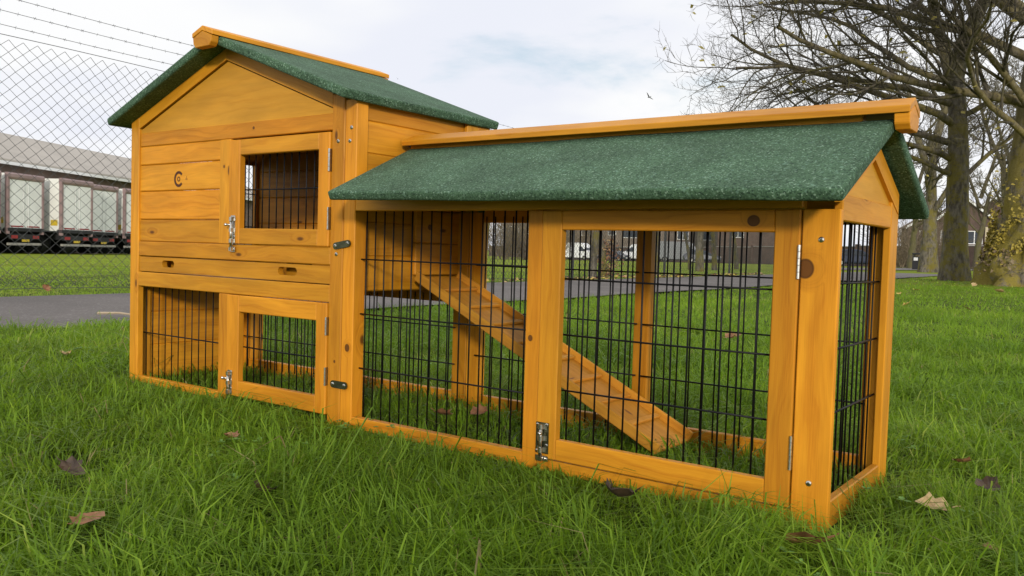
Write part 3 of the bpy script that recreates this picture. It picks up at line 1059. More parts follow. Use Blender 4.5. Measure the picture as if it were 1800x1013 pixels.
# fallen leaves ---------------------------------------------------------
def leaf_mat(name, c1, c2):
    m_, t = new_mat(name)
    tcn = t.n('ShaderNodeTexCoord')
    n1 = t.noise(tcn.outputs['Object'], 60.0, 4.0)
    finish(t, t.mix(t.smooth(n1, .35, .65), c1, c2), .6, n1, .001, .5)
    return m_


LEAFM = [leaf_mat('dead_leaf_brown', (.20, .085, .035), (.32, .15, .07)), leaf_mat('dead_leaf_dark', (.045, .028, .018), (.09, .055, .03)),
         leaf_mat('dead_leaf_tan', (.38, .25, .10), (.50, .36, .17)), leaf_mat('dead_leaf_yellow', (.42, .29, .05), (.52, .40, .09))]


def leaf_mesh(size, curl, seed, mat):
    r = random.Random(seed)
    mb = MB()
    lob = [(0, -.5), (.20, -.40), (.44, -.32), (.42, -.10), (.54, .06), (.36, .18), (.24, .40), (.0, .56)]
    out = lob + [(-x, y) for x, y in lob[-2:0:-1]]
    def bend(x, y, k):
        return (x * size * (1 - .15 * curl), y * size, size * (curl * (x * x * 1.1 + (y - .1) ** 2 * .55) + .05 * r.uniform(-1, 1) * k))
    vs = [bend(x * .05, y * .2, 0) for x, y in [(0, 0)]]
    ring1 = [bend(x * .55, y * .55, .6) for x, y in out]
    ring2 = [bend(x * r.uniform(.9, 1.08), y * r.uniform(.9, 1.08), 1) for x, y in out]
    n = len(out)
    vs += ring1 + ring2
    fs = [(0, 1 + k, 1 + (k + 1) % n) for k in range(n)]
    fs += [(1 + k, 1 + n + k, 1 + n + (k + 1) % n, 1 + (k + 1) % n) for k in range(n)]
    mb.add(vs, fs)
    mb.tube([bend(0, -.48, 0), bend(.05, -.60, 0), bend(.02, -.72, 0)], [size * .025, size * .018, size * .012], 4)
    return mb.mesh('fallen_leaf', mat)


for i, (u, v, s, fl_, cu, mi, lab) in enumerate(LV):
    p = ground_pt(u, v + 4)
    me = leaf_mesh(s * .92, cu * 1.3, i, LEAFM[mi])
    hgt = .026 if v > 700 else .028
    M = Matrix.Translation((p[0], p[1], p[2] + hgt)) @ Matrix.Rotation(random.uniform(0, 6.28), 4, 'Z') @ Matrix.Rotation(random.uniform(-.5, .5), 4, 'X') @ Matrix.Rotation(random.uniform(-.4, .4), 4, 'Y')
    tag(place(bpy.data.objects.new('fallen_leaf', me), None, M), lab, 'leaf', 'fallen leaves lying in the grass')
# leaf against the fence and twig on the path
p = ground_pt(78, 521)
me = leaf_mesh(.055, 1.2, 77, LEAFM[0])
M = Matrix.Translation((p[0] + .02, p[1], p[2] + .055)) @ Matrix.Rotation(math.radians(75), 4, 'Y') @ Matrix.Rotation(2.4, 4, 'Z')
tag(place(bpy.data.objects.new('fallen_leaf', me), None, M), 'brown leaf caught on the foot of the chain link fence', 'leaf', 'fallen leaves lying in the grass')
p, q = ground_pt(172, 560), ground_pt(240, 563)
tw = MB().tube([(p[0], p[1], .022), ((p[0] + q[0]) / 2 + .02, (p[1] + q[1]) / 2, .028), (q[0], q[1], .02)], [.007, .006, .004], 6)
tag(tw.build('fallen_twig', simple('pale_twig', (.42, .33, .22), .7)), 'pale bare twig lying on the path left of the hutch', 'twig')

# ------------------------------------------------------------------ chain link fence
GALV = simple('galvanised_wire', (.085, .088, .084), .45, .2, 30, .4)
DARKST = simple('dark_steel_post', (.06, .06, .058), .6, .2, 20, .4)
CONC = simple('concrete_post', (.33, .31, .28), .9, .2, 12, bump=.003)
Y0, Y1 = -2.5, 19.6
fx = lambda y: -5.36 - 0.0768 * y
fence = thing('chain_link_fence', 'chain link fence with three strands of barbed wire beside the path', 'fence', (fx(1), 1, 0))
dw, dh = 0.0435, 0.0385
ns = int((Y1 - Y0) / dw); nz = 42
k = np.arange(ns)[:, None]; j = np.arange(nz)[None]
sy_ = Y0 + (k + ((j + k) % 2)) * dw
zz = .03 + j * dh + 0 * k
wob = .012 * np.sin(sy_ * 2.1 + zz * 3) + .008 * np.sin(sy_ * 5.3 - zz * 4.7)
bx = fx(sy_) + wob + .004 * ((j % 2) * 2 - 1)
by = sy_ + .006 * np.sin(zz * 9 + sy_ * 3)
bz = zz + tz(bx) + .012 * np.sin(sy_ * 1.3)
ctr = np.stack([bx, by, bz], -1)
rw = .0024
offs = np.array([(rw, 0, 0), (-rw * .5, rw * .87, 0), (-rw * .5, -rw * .87, 0)])
vs = (ctr[:, :, None, :] + offs[None, None]).reshape(-1, 3)
base = (np.arange(ns)[:, None] * nz + np.arange(nz - 1)[None]).ravel() * 3
fs = np.concatenate([np.stack([base + a, base + b, base + b + 3, base + a + 3], 1) for a, b in ((0, 1), (1, 2), (2, 0))])
cm = np_mesh('wire_mesh', vs, fs.ravel(), np.full(len(fs), 4), GALV)
place(bpy.data.objects.new('wire_mesh', cm), fence)
for zt in (.04, 1.635):
    mb = MB()
    mb.tube([(fx(y) + .006, y, zt + float(tz(fx(y))) + .012 * math.sin(y * 1.3)) for y in np.arange(Y0, Y1, .5)], .0022, 4)
    mb.build('line_wire', GALV, fence)
for zt, xo in ((1.705, .03), (1.785, .06), (1.865, .09)):
    mb = MB()
    pts = [(fx(y) + xo, y, zt + float(tz(fx(y))) - .012 * math.sin((y - Y0) * PI / 3.0) ** 2) for y in np.arange(Y0, Y1, .25)]
    mb.tube(pts, .0017, 4)
    for y in np.arange(Y0 + .05, Y1, .105):
        x_ = fx(y) + xo; z_ = zt + float(tz(fx(y))) - .012 * math.sin((y - Y0) * PI / 3.0) ** 2
        a = random.uniform(0, PI)
        for t_ in (a, a + 1.4):
            d = V((math.cos(t_) * .4, math.cos(t_), math.sin(t_))) * .011
            mb.tube([V((x_, y, z_)) - d, V((x_, y, z_)) + d], .0012, 3)
    mb.build('barbed_wire', GALV, fence)
for y in (-1.6, 5.85, 8.9, 12.3, 15.9, 19.6):
    x_ = fx(y) - .06
    z_ = float(tz(x_))
    mb = MB()
    mb.box(x_ - .022, x_ + .022, y - .003, y + .003, z_ - .1, z_ + 1.64)
    mb.box(x_ - .022, x_ - .016, y + .003, y + .042, z_ - .1, z_ + 1.64)
    mb.tube([(x_, y, z_ + 1.62), (x_ + .07, y, z_ + 1.70), (x_ + .16, y, z_ + 1.89)], .012, 6)
    mb.build('post', DARKST, fence)

# drift of leaves along the foot of the fence
mb = MB()
for i in range(520):
    y = rng.uniform(4.5, 18)
    x_ = far_edge(y) + rng.normal(-.02, .10)
    s = rng.uniform(.02, .045)
    a = rng.uniform(0, 6.28); t_ = rng.uniform(-.7, .7)
    z_ = float(tz(x_)) + rng.uniform(.012, .05)
    e1 = V((math.cos(a), math.sin(a), t_ * .7)) * s; e2 = V((-math.sin(a), math.cos(a), rng.uniform(-.5, .5))) * s * .75
    c = V((x_, y, z_))
    mb.cur = int(rng.integers(0, 4))
    mb.add([c - e1, c - e2 + e1 * .1, c + e1, c + e2 - e1 * .1, c + V((0, 0, s * .25))], [(0, 1, 4), (1, 2, 4), (2, 3, 4), (3, 0, 4)])
tag(mb.build('leaf_litter', LEAFM), 'drift of dry brown leaves along the foot of the fence', 'leaf litter', kind='stuff')

# ------------------------------------------------------------------ trees
def bark_mat(name, c1, c2, moss, amount, top=6.0):
    m_, t = new_mat(name)
    p = t.n('ShaderNodeNewGeometry').outputs['Position']
    s = t.n('ShaderNodeSeparateXYZ', {0: p})
    n1 = t.noise(t.n('ShaderNodeMapping', {'Vector': p, 'Scale': (1, 1, .35)}).outputs[0], 14.0, 5.0, .65)
    n2 = t.noise(p, 2.3, 5.0, .7)
    n3 = t.noise(p, 30.0, 3.0, .6)
    c = t.mix(t.smooth(n1, .35, .65), c1, c2)
    mk = t.m('MULTIPLY', t.smooth(t.m('ADD', n2, t.m('MULTIPLY', n3, .25)), .56 - amount * .2, .74 - amount * .2), t.smooth(s.outputs[2], top * .3, top, 1.0, .35))
    c = t.mix(t.m('MULTIPLY', mk, .9), c, t.mix(n3, tuple(a * .6 for a in moss), moss))
    finish(t, c, .9, t.m('ADD', n1, n3), .02, .7, Specular_IOR_Level=.2)
    return m_


BARK = bark_mat('mossy_bark', (.075, .064, .050), (.20, .175, .135), (.23, .19, .035), .06)
BARK_MOSS = bark_mat('burred_mossy_bark', (.075, .062, .048), (.21, .18, .135), (.30, .24, .04), .35, 4.0)
BARK2 = bark_mat('dark_bark', (.048, .041, .033), (.13, .112, .086), (.15, .135, .04), -.1)
BARK_FAR = bark_mat('far_bark', (.085, .07, .05), (.16, .135, .095), (.17, .16, .06), .3)


class Tree:
    def __init__(s, seed):
        s.r = random.Random(seed)
        s.thick = MB(); s.thin = MB(); s.tips = []

    def limb(s, p, d, L, r0, lev, cfg):
        r = s.r
        nseg = (9, 9, 7, 5, 4)[min(lev, 4)]
        pts = [p]; rad = [r0]
        d = d.normalized(); cur = p.copy()
        wig = cfg.get('wig', (.07, .16, .24, .30, .34))[min(lev, 4)]
        up = cfg.get('up', (.02, .05, .05, .06, .08))[min(lev, 4)]
        end = cfg.get('end', (.45, .30, .25, .25, .3))[min(lev, 4)]
        dirs = []
        for i in range(nseg):
            d = (d + V((r.gauss(0, 1), r.gauss(0, 1), r.gauss(0, .8))) * wig * .55 + V((0, 0, up))).normalized()
            cur = cur + d * (L / nseg)
            pts.append(cur.copy()); dirs.append(d.copy())
            rad.append(r0 * (1 - (1 - end) * (i + 1) / nseg))
        sides = (9, 6, 5, 4, 3)[min(lev, 4)]
        (s.thick if lev < 2 else s.thin).tube(pts, rad, sides, cap=False)
        if lev >= cfg['levels']:
            s.tips.append(pts[-1]); return pts
        nch = cfg['n'][lev]
        for c in range(nch):
            f = cfg['from'][lev] + (1 - cfg['from'][lev]) * ((c + r.uniform(.1, .9)) / nch)
            k = min(int(f * nseg), nseg - 1)
            q = pts[k].lerp(pts[k + 1], f * nseg - k)
            ax = dirs[k]
            ort = ax.orthogonal().normalized()
            ort.rotate(Matrix.Rotation(r.uniform(0, 2 * PI), 3, ax))
            ang = cfg['ang'][lev] * r.uniform(.75, 1.25)
            nd = ax * math.cos(ang) + ort * math.sin(ang)
            if lev >= 1: nd.z += .12
            rr = rad[k] * cfg['rr'][lev] * r.uniform(.75, 1.1)
            s.limb(q, nd, L * cfg['lr'][lev] * r.uniform(.6, 1.15) * (1.15 - .5 * f), max(rr, cfg['rmin']), lev + 1, cfg)
        return pts

    @staticmethod
    def on(pts, z):
        for a, b in zip(pts[:-1], pts[1:]):
            if a.z <= z <= b.z:
                return a.lerp(b, (z - a.z) / max(b.z - a.z, 1e-6))
        return pts[-1].copy()

    def build(s, name, label, loc, bark, thinm, group=None, leaves=0, leafm=None, leaf_s=.06):
        root = thing(name, label, 'tree', loc, 0, group)
        M = Matrix.Translation(V(loc))
        s.thick.build('trunk', bark, root, M, smooth=True)
        s.thin.build('branches', thinm, root, M, smooth=True)
        if leaves:
            mb = MB()
            for i in range(leaves):
                c = s.r.choice(s.tips) + V((s.r.uniform(-.1, .1), s.r.uniform(-.1, .1), s.r.uniform(-.15, .02)))
                a = s.r.uniform(0, 6.28)
                e1 = V((math.cos(a), math.sin(a), s.r.uniform(-1, 1))).normalized() * leaf_s * s.r.uniform(.6, 1.2)
                e2 = e1.orthogonal().normalized() * leaf_s * .7
                e3 = e1.cross(e2).normalized() * leaf_s * .15
                mb.add([c - e1, c - e2 + e3, c + e1, c + e2 + e3], [(0, 1, 2), (0, 2, 3)])
            mb.build('leaves', leafm, root, M)
        return root


CFG = dict(levels=4, n=(9, 8, 7, 5), ang=(.95, .72, .78, .8), rr=(.46, .50, .52, .6), lr=(.75, .55, .52, .5), rmin=.0045)
CFG['from'] = (.28, .2, .15, .1)
YLEAF = leaf_mat('late_yellow_leaf', (.22, .19, .035), (.38, .31, .06))


def trunk_flare(t, r, h, n=14, burr=0.0, seed=0):
    """widened foot of a trunk with root buttresses"""
    rr = random.Random(seed)
    ph = [rr.uniform(0, 6.28) for _ in range(4)]
    vs = []; fs = []
    rows = 10
    for i in range(rows + 1):
        f = i / rows
        z = -.1 + (h + .1) * f
        for k in range(n * 2):
            a = PI * k / n
            w_ = 1 + (1 - f) ** 2.2 * (.40 + .25 * math.sin(3 * a + ph[0]) + .15 * math.sin(5 * a + ph[1]))
            w_ += burr * (1 - f) * (.22 * math.sin(7 * a + ph[2] + 5 * f) + .16 * math.sin(11 * a - 9 * f + ph[3]) + rr.uniform(-.12, .12))
            vs.append((math.cos(a) * r * w_, math.sin(a) * r * w_, z))
    m_ = n * 2
    for i in range(rows):
        for k in range(m_):
            fs.append((i * m_ + k, i * m_ + (k + 1) % m_, (i + 1) * m_ + (k + 1) % m_, (i + 1) * m_ + k))
    t.thick.add(vs, fs)


def lean(u_off, up):                      # direction in the picture's own left/right and up
    v = HR * u_off + np.array([0, 0, up])
    return V(v)


# T2: the middle trunk, leaning right, with long limbs reaching left
pos = at(1674, 19.0)
t2 = Tree(5)
trunk_flare(t2, .245, 1.5, seed=1)
tp2 = t2.limb(V((0, 0, 1.2)), lean(.10, 1), 3.4, .25, 0, dict(CFG, levels=0, end=(.72,) * 5))
fork = tp2[-1]
tp2b = t2.limb(fork, lean(.22, 1), 4.2, .19, 0, CFG)
t2.limb(tp2[-2], lean(-.32, 1), 3.6, .16, 0, CFG)
for (z_, uo, up_, L_, r_) in ((2.3, -1, .42, 5.0, .060), (2.6, -1, .60, 5.6, .070), (3.0, -1, .33, 6.6, .085), (3.4, -1, .62, 7.0, .09), (3.9, -1, .45, 7.0, .09), (4.4, -1, .72, 6.2, .08), (2.2, .9, .6, 3.5, .06), (3.6, .9, .7, 4.5, .07), (4.9, -1, .40, 6.0, .075)):
    d = lean(uo, up_) + V(HF) * random.uniform(-.45, .35)
    t2.limb(Tree.on(tp2 + tp2b[1:], z_), d, L_ * .78, r_, 1, dict(CFG, n=(9, 14, 9, 6), up=(.02, -.02, .02, .05, .08), wig=(.07, .26, .36, .44, .5)))
t2.build('plane_tree', 'tall bare tree with a slightly leaning mossy trunk, middle of the three near trunks', pos, BARK, BARK2, 'old trees on the lawn', 160, YLEAF, .075)

# T1: the big burred tree on the right edge
pos1 = at(1812, 16.0)
t1 = Tree(8)
trunk_flare(t1, .66, 1.25, 22, 1.3, 3)
tp1 = t1.limb(V((0, 0, 1.0)), lean(-.05, 1), 5.4, .56, 0, dict(CFG, levels=0, end=(.6,) * 5))
for (z_, uo, up_, L_, r_) in ((2.5, -1, .40, 5.4, .07), (2.9, -1, .62, 5.6, .08), (3.3, -1, .30, 6.4, .10), (3.7, -1, .55, 6.8, .11), (4.1, -1, .40, 6.6, .10), (4.5, -1, .8, 6.0, .11), (4.9, -1, .6, 6.0, .11), (5.6, -1, 1.1, 5.5, .13), (6.0, .2, 1.2, 6, .15), (4.1, .9, .7, 5, .11)):
    d = lean(uo, up_) + V(HF) * random.uniform(-.6, .5)
    t1.limb(Tree.on(tp1, z_), d, L_ * .88, r_, 1, dict(CFG, n=(9, 14, 9, 6), up=(.02, -.022, .02, .05, .08), wig=(.07, .26, .36, .44, .5)))
tr1 = t1.build('plane_tree', 'massive old tree with a swollen burred foot and yellow shoots at the right edge', pos1, BARK_MOSS, BARK2, 'old trees on the lawn', 240, YLEAF, .075)
mb = MB(); rr = random.Random(4)
for i in range(3800):                                             # leafy shoots on the burrs
    a = rr.uniform(0, 6.28); z_ = abs(rr.gauss(.78, .26)) + .04
    if rr.random() < .06: z_ = rr.uniform(1.2, 2.2)
    if math.sin(a * 3.1 + z_ * 4) + math.sin(a * 7.3 - z_ * 9) + rr.uniform(-.6, .6) < -.35: continue
    rad_ = .67 + max(0, 1.15 - z_) ** 2 * .34 + rr.uniform(-.02, .09)
    c = V((math.cos(a) * rad_, math.sin(a) * rad_, z_))
    e1 = V((rr.uniform(-1, 1), rr.uniform(-1, 1), rr.uniform(-1, 1))).normalized() * rr.uniform(.022, .05)
    e2 = e1.orthogonal().normalized() * e1.length * .7
    e3 = e1.cross(e2).normalized() * .006
    mb.cur = 0 if z_ > .55 + rr.uniform(-.2, .2) else 1
    mb.add([c - e1, c - e2 + e3, c + e1, c + e2 + e3], [(0, 1, 2), (0, 2, 3)])
sh_y = leaf_mat('yellow_shoot_leaf', (.26, .20, .03), (.44, .34, .05))
sh_b = leaf_mat('brown_shoot_leaf', (.16, .11, .06), (.28, .21, .11))
mb.build('leaf_shoots', [sh_y, sh_b], tr1, Matrix.Translation(V(pos1)))

# T3, T4 and the trees behind
CFGF = dict(CFG, n=(8, 7, 6, 4), rmin=.010)
far_trees = [(1629, 35.0, .31, 4.2, 21, -.03, 'bare tree with a knobbly mossy foot beside the litter bin'),
             (1756, 42.0, .24, 4.8, 22, .03, 'slim bare tree showing just left of the burred trunk'),
             (1600, 60.0, .25, 4.4, 23, 0, 'distant bare tree behind the right end of the run roof'),
             (1715, 66.0, .26, 5.0, 24, 0, 'distant bare tree in front of the brick house'),
             (1790, 52.0, .26, 5.0, 25, 0, 'bare tree behind the burred trunk')]
for (u, dep, r_, hgt, seed, ln, lab) in far_trees:
    t = Tree(seed)
    trunk_flare(t, r_, 1.3, 10, .5 if seed == 21 else 0, seed)
    t.limb(V((0, 0, 1.0)), lean(ln, 1), hgt, r_ * .95, 0, dict(CFGF, **{'from': (.3, .2, .15, .1)}))
    top_ = V((0, 0, 1.0)) + lean(ln, 1) * hgt * .9
    t.limb(top_, lean(.25, 1), hgt * 1.1, r_ * .6, 0, CFGF)
    t.limb(top_ - V((0, 0, .8)), lean(-.4, 1), hgt, r_ * .5, 0, CFGF)
    t.build('bare_tree', lab, at(u, dep), BARK_FAR if dep > 36 else BARK, BARK_FAR if dep > 36 else BARK2, 'bare trees further back on the lawn', 60, YLEAF, .07)

# slender trees along the fence, seen through the run
CFGS = dict(CFG, n=(7, 5, 4, 3), rmin=.004, levels=3)
for (u, v, r_, seed, hh_, lab) in ((857, 497, .070, 31, 1.25, 'mossy slender trunk behind the fence seen through the upper left of the run'), (1052, 490, .075, 32, 1.5, 'left stem of the ivy-grown pair behind the fence'),
                              (1072, 489, .070, 33, 1.45, 'right stem of the ivy-grown pair behind the fence'), (1163, 483, .055, 34, 1.7, 'thin pale trunk behind the fence just right of the rear post'),
                              (1218, 474, .06, 35, 2.3, 'thin tan trunk in front of the grey van'), (1237, 477, .13, 36, 2.3, 'thick brown trunk behind the fence seen through the run door'), (1262, 475, .10, 37, 1.8, 'grey trunk behind the netting-like far end of the fence'),
                              (1300, 473, .10, 38, 1.9, 'grey trunk at the far end of the fence')):
    p = ground_pt(u, v)
    p = p + np.array([-.14, .05, 0]); p[2] = float(tz(p[0]))
    t = Tree(seed)
    t.limb(V((0, 0, -.05)), V((random.uniform(-.04, .04), random.uniform(-.04, .04), 1)), hh_, r_, 0, dict(CFGS, **{'from': (.6, .2, .2, .1), 'end': (.32, .3, .3, .3, .3), 'lr': (.34, .5, .5, .5), 'rr': (.40, .5, .55, .6)}))
    t.build('young_tree', lab, p, BARK, BARK2, 'young trees along the fence')
    if seed == 33:
        root_ = None
# ivy and dead stems round the pair
p = ground_pt(1078, 489) + np.array([-.12, 0, 0])
mb = MB(); rr = random.Random(2)
for i in range(420):
    z_ = rr.uniform(0, .62); c = V((p[0] + rr.gauss(0, .05 + .1 * (.62 - z_)), p[1] + rr.gauss(.05, .06 + .16 * (.62 - z_)), p[2] + z_))
    e1 = V((rr.uniform(-1, 1), rr.uniform(-1, 1), rr.uniform(-1, 1))).normalized() * rr.uniform(.014, .03)
    e2 = e1.orthogonal().normalized() * e1.length * .7
    mb.cur = rr.choice((0, 0, 1, 2))
    mb.add([c - e1, c - e2, c + e1, c + e2, c + e1.cross(e2).normalized() * .008], [(0, 1, 4), (1, 2, 4), (2, 3, 4), (3, 0, 4)])
tag(mb.build('dry_shrub', LEAFM[:3]), 'withered leafy shrub at the foot of the paired stems behind the fence', 'shrub')

# bare shrubs in front of the far wall
def shrub(u, dep, w_, h_, seed, lab, mat):
    r = random.Random(seed)
    mb = MB()
    for i in range(70):
        a = r.uniform(0, 6.28); q = r.uniform(0, w_ * .25)
        b = V((math.cos(a) * q, math.sin(a) * q, 0))
        d = V((math.cos(a) * r.uniform(.1, .9), math.sin(a) * r.uniform(.1, .9), 1)).normalized()
        pts = [b]; n = 5; L_ = h_ * r.uniform(.6, 1.05)
        for k in range(n):
            d = (d + V((r.gauss(0, .2), r.gauss(0, .2), r.gauss(0, .1)))).normalized()
            pts.append(pts[-1] + d * L_ / n)
        mb.tube(pts, [.03 * (1 - k / 6.5) for k in range(n + 1)], 3, cap=False)
        for k in range(12):
            f = r.randint(1, n); d2 = (d + V((r.gauss(0, .8), r.gauss(0, .8), r.gauss(.2, .5)))).normalized()
            q0 = pts[f]; q1 = q0 + d2 * L_ * .22; q2 = q1 + (d2 + V((r.gauss(0, .3), r.gauss(0, .3), .2))).normalized() * L_ * .16
            mb.tube([q0, q1, q2], [.014, .011, .007], 3, cap=False)
    root = thing('bare_shrub', lab, 'shrub', at(u, dep), 0, 'bare shrubs by the far wall')
    mb.build('twigs', mat, root, Matrix.Translation(V(at(u, dep))))


TWIG = simple('brown_twigs', (.20, .155, .10), .85, .25, 3)
for i, (u, dep, w_, h_, lab) in enumerate(((885, 95, 6, 6.5, 'leafless brown shrub left of the white van, seen through the run'), (925, 99, 6, 6.0, 'leafless shrub against the far wall right of the mossy trunk'), (965, 95, 6, 6.0, 'leafless shrub hidden mostly by the jamb of the run door'), (1035, 128, 4, 7, 'leafless shrub behind the white van'),
                                           (1592, 72, 5, 4.6, 'brown leafless shrub above the far wall beside the run roof'), (1610, 76, 4, 4.2, 'brown leafless shrub behind the litter bin'))):
    shrub(u, dep, w_, h_, 50 + i, lab, TWIG)

# ------------------------------------------------------------------ far wall, houses, vehicles
def brick_mat(name, c1, c2, mortar, scale):
    m_, t = new_mat(name)
    tcn = t.n('ShaderNodeTexCoord')
    b = t.n('ShaderNodeTexBrick', {'Vector': tcn.outputs['UV'], 'Color1': c1, 'Color2': c2, 'Mortar': mortar, 'Scale': scale, 'Mortar Size': .012, 'Brick Width': .225 * 1, 'Row Height': .075})
    n1 = t.noise(t.n('ShaderNodeNewGeometry').outputs['Position'], .6, 5.0, .7)
    f = t.smooth(n1, .3, .7, .75, 1.2)
    c = t.mix(1.0, b.outputs[0], t.n('ShaderNodeCombineColor', {0: f, 1: f, 2: f}).outputs[0], 'MULTIPLY')
    finish(t, c, .9)
    return m_


BRICK = brick_mat('brown_brick', (.13, .068, .05), (.095, .05, .04), (.14, .12, .10), 1.0)
BRICKG = brick_mat('grey_brown_brick', (.17, .12, .09), (.13, .09, .07), (.2, .18, .15), 1.0)
WHITE = simple('white_paint', (.78, .78, .76), .45, .05)
GLASS = simple('dark_window_glass', (.03, .037, .045), .08, .3, 1.5)
ROOFT = simple('brown_roof_tiles', (.15, .11, .085), .85, .25, 2.5)
TYRE = simple('black_rubber', (.012, .012, .013), .8)
DARK = simple('dark_underside', (.018, .018, .02), .7)


def uv_box(me):
    uv = me.uv_layers.new(name='UVMap')
    for p in me.polygons:
        for li in p.loop_indices:
            co = me.vertices[me.loops[li].vertex_index].co
            uv.data[li].uv = (co.x + co.y, co.z)


A, Bp = np.array([-97., 131.]), np.array([-14.8, 86.])
dv = (Bp - A) / np.linalg.norm(Bp - A)
Lw = np.linalg.norm(Bp - A)
wall = thing('boundary_wall', 'long brown brick boundary wall across the far side of the park', 'wall', (A[0], A[1], 0), math.atan2(dv[1], dv[0]))
Mw = WM[wall.name]
s0 = -12.0
while s0 < Lw + 26:
    s1 = s0 + 8.0
    c = A + dv * (s0 + 4)
    g = float(tz(c[0]))
    mb = MB().box(s0 + .18, s1 - .18, -.11, .11, g - .8, g + 2.02)
    o = mb.build('panel', BRICK, wall, Mw); uv_box(o.data)
    mb = MB().box(s0 - .18, s0 + .18, -.2, .2, g - .8, g + 2.22)
    o = mb.build('pier', BRICK, wall, Mw); uv_box(o.data)
    mb = MB().box(s0 + .18, s1 - .18, -.16, .16, g + 2.02, g + 2.10)
    mb.build('coping', CONC, wall, Mw)
    s0 = s1


def house(name, label, pos, rz, W_, Dp, eave, ridge, wallm, wins, gable_front=False, extra=None):
    h = thing(name, label, 'house', pos, rz, 'houses behind the far wall')
    M = WM[h.name]
    mb = MB().box(-W_ / 2, W_ / 2, 0, Dp, -1, eave)
    if gable_front:
        mb.prism([(-W_ / 2, eave), (0, ridge), (W_ / 2, eave)][::-1], 1, 0, Dp)
    else:
        mb.prism([(0, eave), (Dp / 2, ridge), (Dp, eave)], 0, -W_ / 2, W_ / 2)
    o = mb.build('wall', wallm, h, M); uv_box(o.data)
    rf = MB()
    if gable_front:
        for s in (-1, 1):
            rf.prism([(0, ridge + .05), (s * (W_ / 2 + .35), eave - .1), (s * (W_ / 2 + .35), eave + .12), (0, ridge + .28)][::s], 1, -.4, Dp + .3)
    else:
        for a, b in ((-.35, Dp / 2), (Dp + .35, Dp / 2)):
            rf.prism([(a, eave - .1), (b, ridge + .05), (b, ridge + .28), (a, eave + .12)][::(1 if a < b else -1)], 0, -W_ / 2 - .25, W_ / 2 + .25)
    r_ = rf.build('roof', ROOFT, h, M)
    bb = MB()
    if gable_front:
        for s in (-1, 1):
            bb.prism([(0, ridge - .12), (s * (W_ / 2 + .36), eave - .27), (s * (W_ / 2 + .36), eave + .05), (0, ridge + .2)][::s], 1, -.46, -.405)
    else:
        bb.box(-W_ / 2 - .25, W_ / 2 + .25, -.42, -.36, eave - .14, eave + .1)
    bb.build('barge_board', WHITE, r_, M)
    for (x0, x1, z0, z1) in wins:
        fr = MB()
        t_ = .09
        fr.box(x0, x1, -.06, .02, z0, z0 + t_); fr.box(x0, x1, -.06, .02, z1 - t_, z1)
        xm = (x0 + x1) / 2
        for a in (x0, xm - t_ / 2, x1 - t_): fr.box(a, a + t_, -.058, .018, z0 + t_, z1 - t_)
        w_o = fr.build('window', WHITE, h, M)
        MB().box(x0 + t_, xm - t_ / 2, -.02, .01, z0 + t_, z1 - t_).build('pane', GLASS, w_o, M)
        MB().box(xm + t_ / 2, x1 - t_, -.02, .01, z0 + t_, z1 - t_).build('pane', GLASS, w_o, M)
    if extra:
        extra(h, M)
    return h


face = lambda p: math.atan2(p[1] - CAM[1], p[0] - CAM[0]) - PI / 2     # towards the lawn
def rport(h, M):
    MB().box(-3.3, 3.3, -1.6, -.02, 2.35, 2.75).build('porch_roof', WHITE, h, M)
    MB().box(2.2, 2.5, -.35, -.1, -.5, 5.0).build('downpipe', simple('cream_pipe', (.5, .42, .28), .7), h, M)
p = at(1690, 104)
house('brick_house', 'brown brick house with white barge boards between the two near trunks', p, face(p) + .12, 6.4, 9, 5.6, 8.4, BRICK,
      [(.2, 2.0, 2.9, 4.5), (-2.6, -1.2, 2.9, 4.5)], True, rport)
p = at(1640, 108)
house('brick_house', 'brick house with a white window left of the middle tree trunk', p, face(p) + .12, 6.4, 9, 5.0, 7.2, BRICK, [(-1.9, -.2, 2.9, 4.6), (.6, 2.0, 2.9, 4.6)], True,
      lambda h, M: MB().box(-3.2, 3.2, -1.4, -.02, 2.0, 2.5).build('porch_roof', WHITE, h, M))
p = at(1742, 112)
house('brick_house', 'plain brown gabled house beside the burred tree', p, face(p) - .25, 8, 9, 6.3, 9.2, BRICK, [(2.3, 3.4, 3.0, 4.4)], True)
p = at(1085, 168)
def cladding(h, M):
    MB().box(4.5, 7.6, -.09, -.02, 4.3, 6.4).build('white_cladding', WHITE, h, M)
house('terraced_house', 'grey brown terraced house with white upstairs windows above the dark parked car', p, face(p), 18, 9, 8.2, 11, BRICKG,
      [(-7.4, -5.6, 4.6, 6.4), (-2.2, -.6, 4.8, 6.6), (.6, 3.6, 4.4, 6.6), (-7.2, -5.6, 1.0, 2.8), (.6, 3.4, .8, 2.6)], False, cladding)
p = at(1205, 172)
house('terraced_house', 'grey brown terraced house behind the grey van', p, face(p), 17, 9, 8.2, 11, BRICKG, [(-7, -4.6, 4.4, 6.4), (-2.0, .2, 4.4, 6.4), (3, 5, 4.4, 6.4)], False)
p = at(1345, 150)
house('terraced_house', 'brown terraced house above the wall at the right side of the run door', p, face(p), 17, 9, 7.6, 10.4, BRICK, [(-6, -4, 4.4, 6.2), (2, 4, 4.4, 6.2)], False)
p = at(955, 176)
house('terraced_house', 'pale terraced house hidden behind the bare shrubs', p, face(p), 17, 9, 8.2, 11, BRICKG, [(-7.6, -5.4, 4.2, 6.2), (-3.5, -1, 4.2, 6.2), (3, 5, 4.4, 6.4)], False)


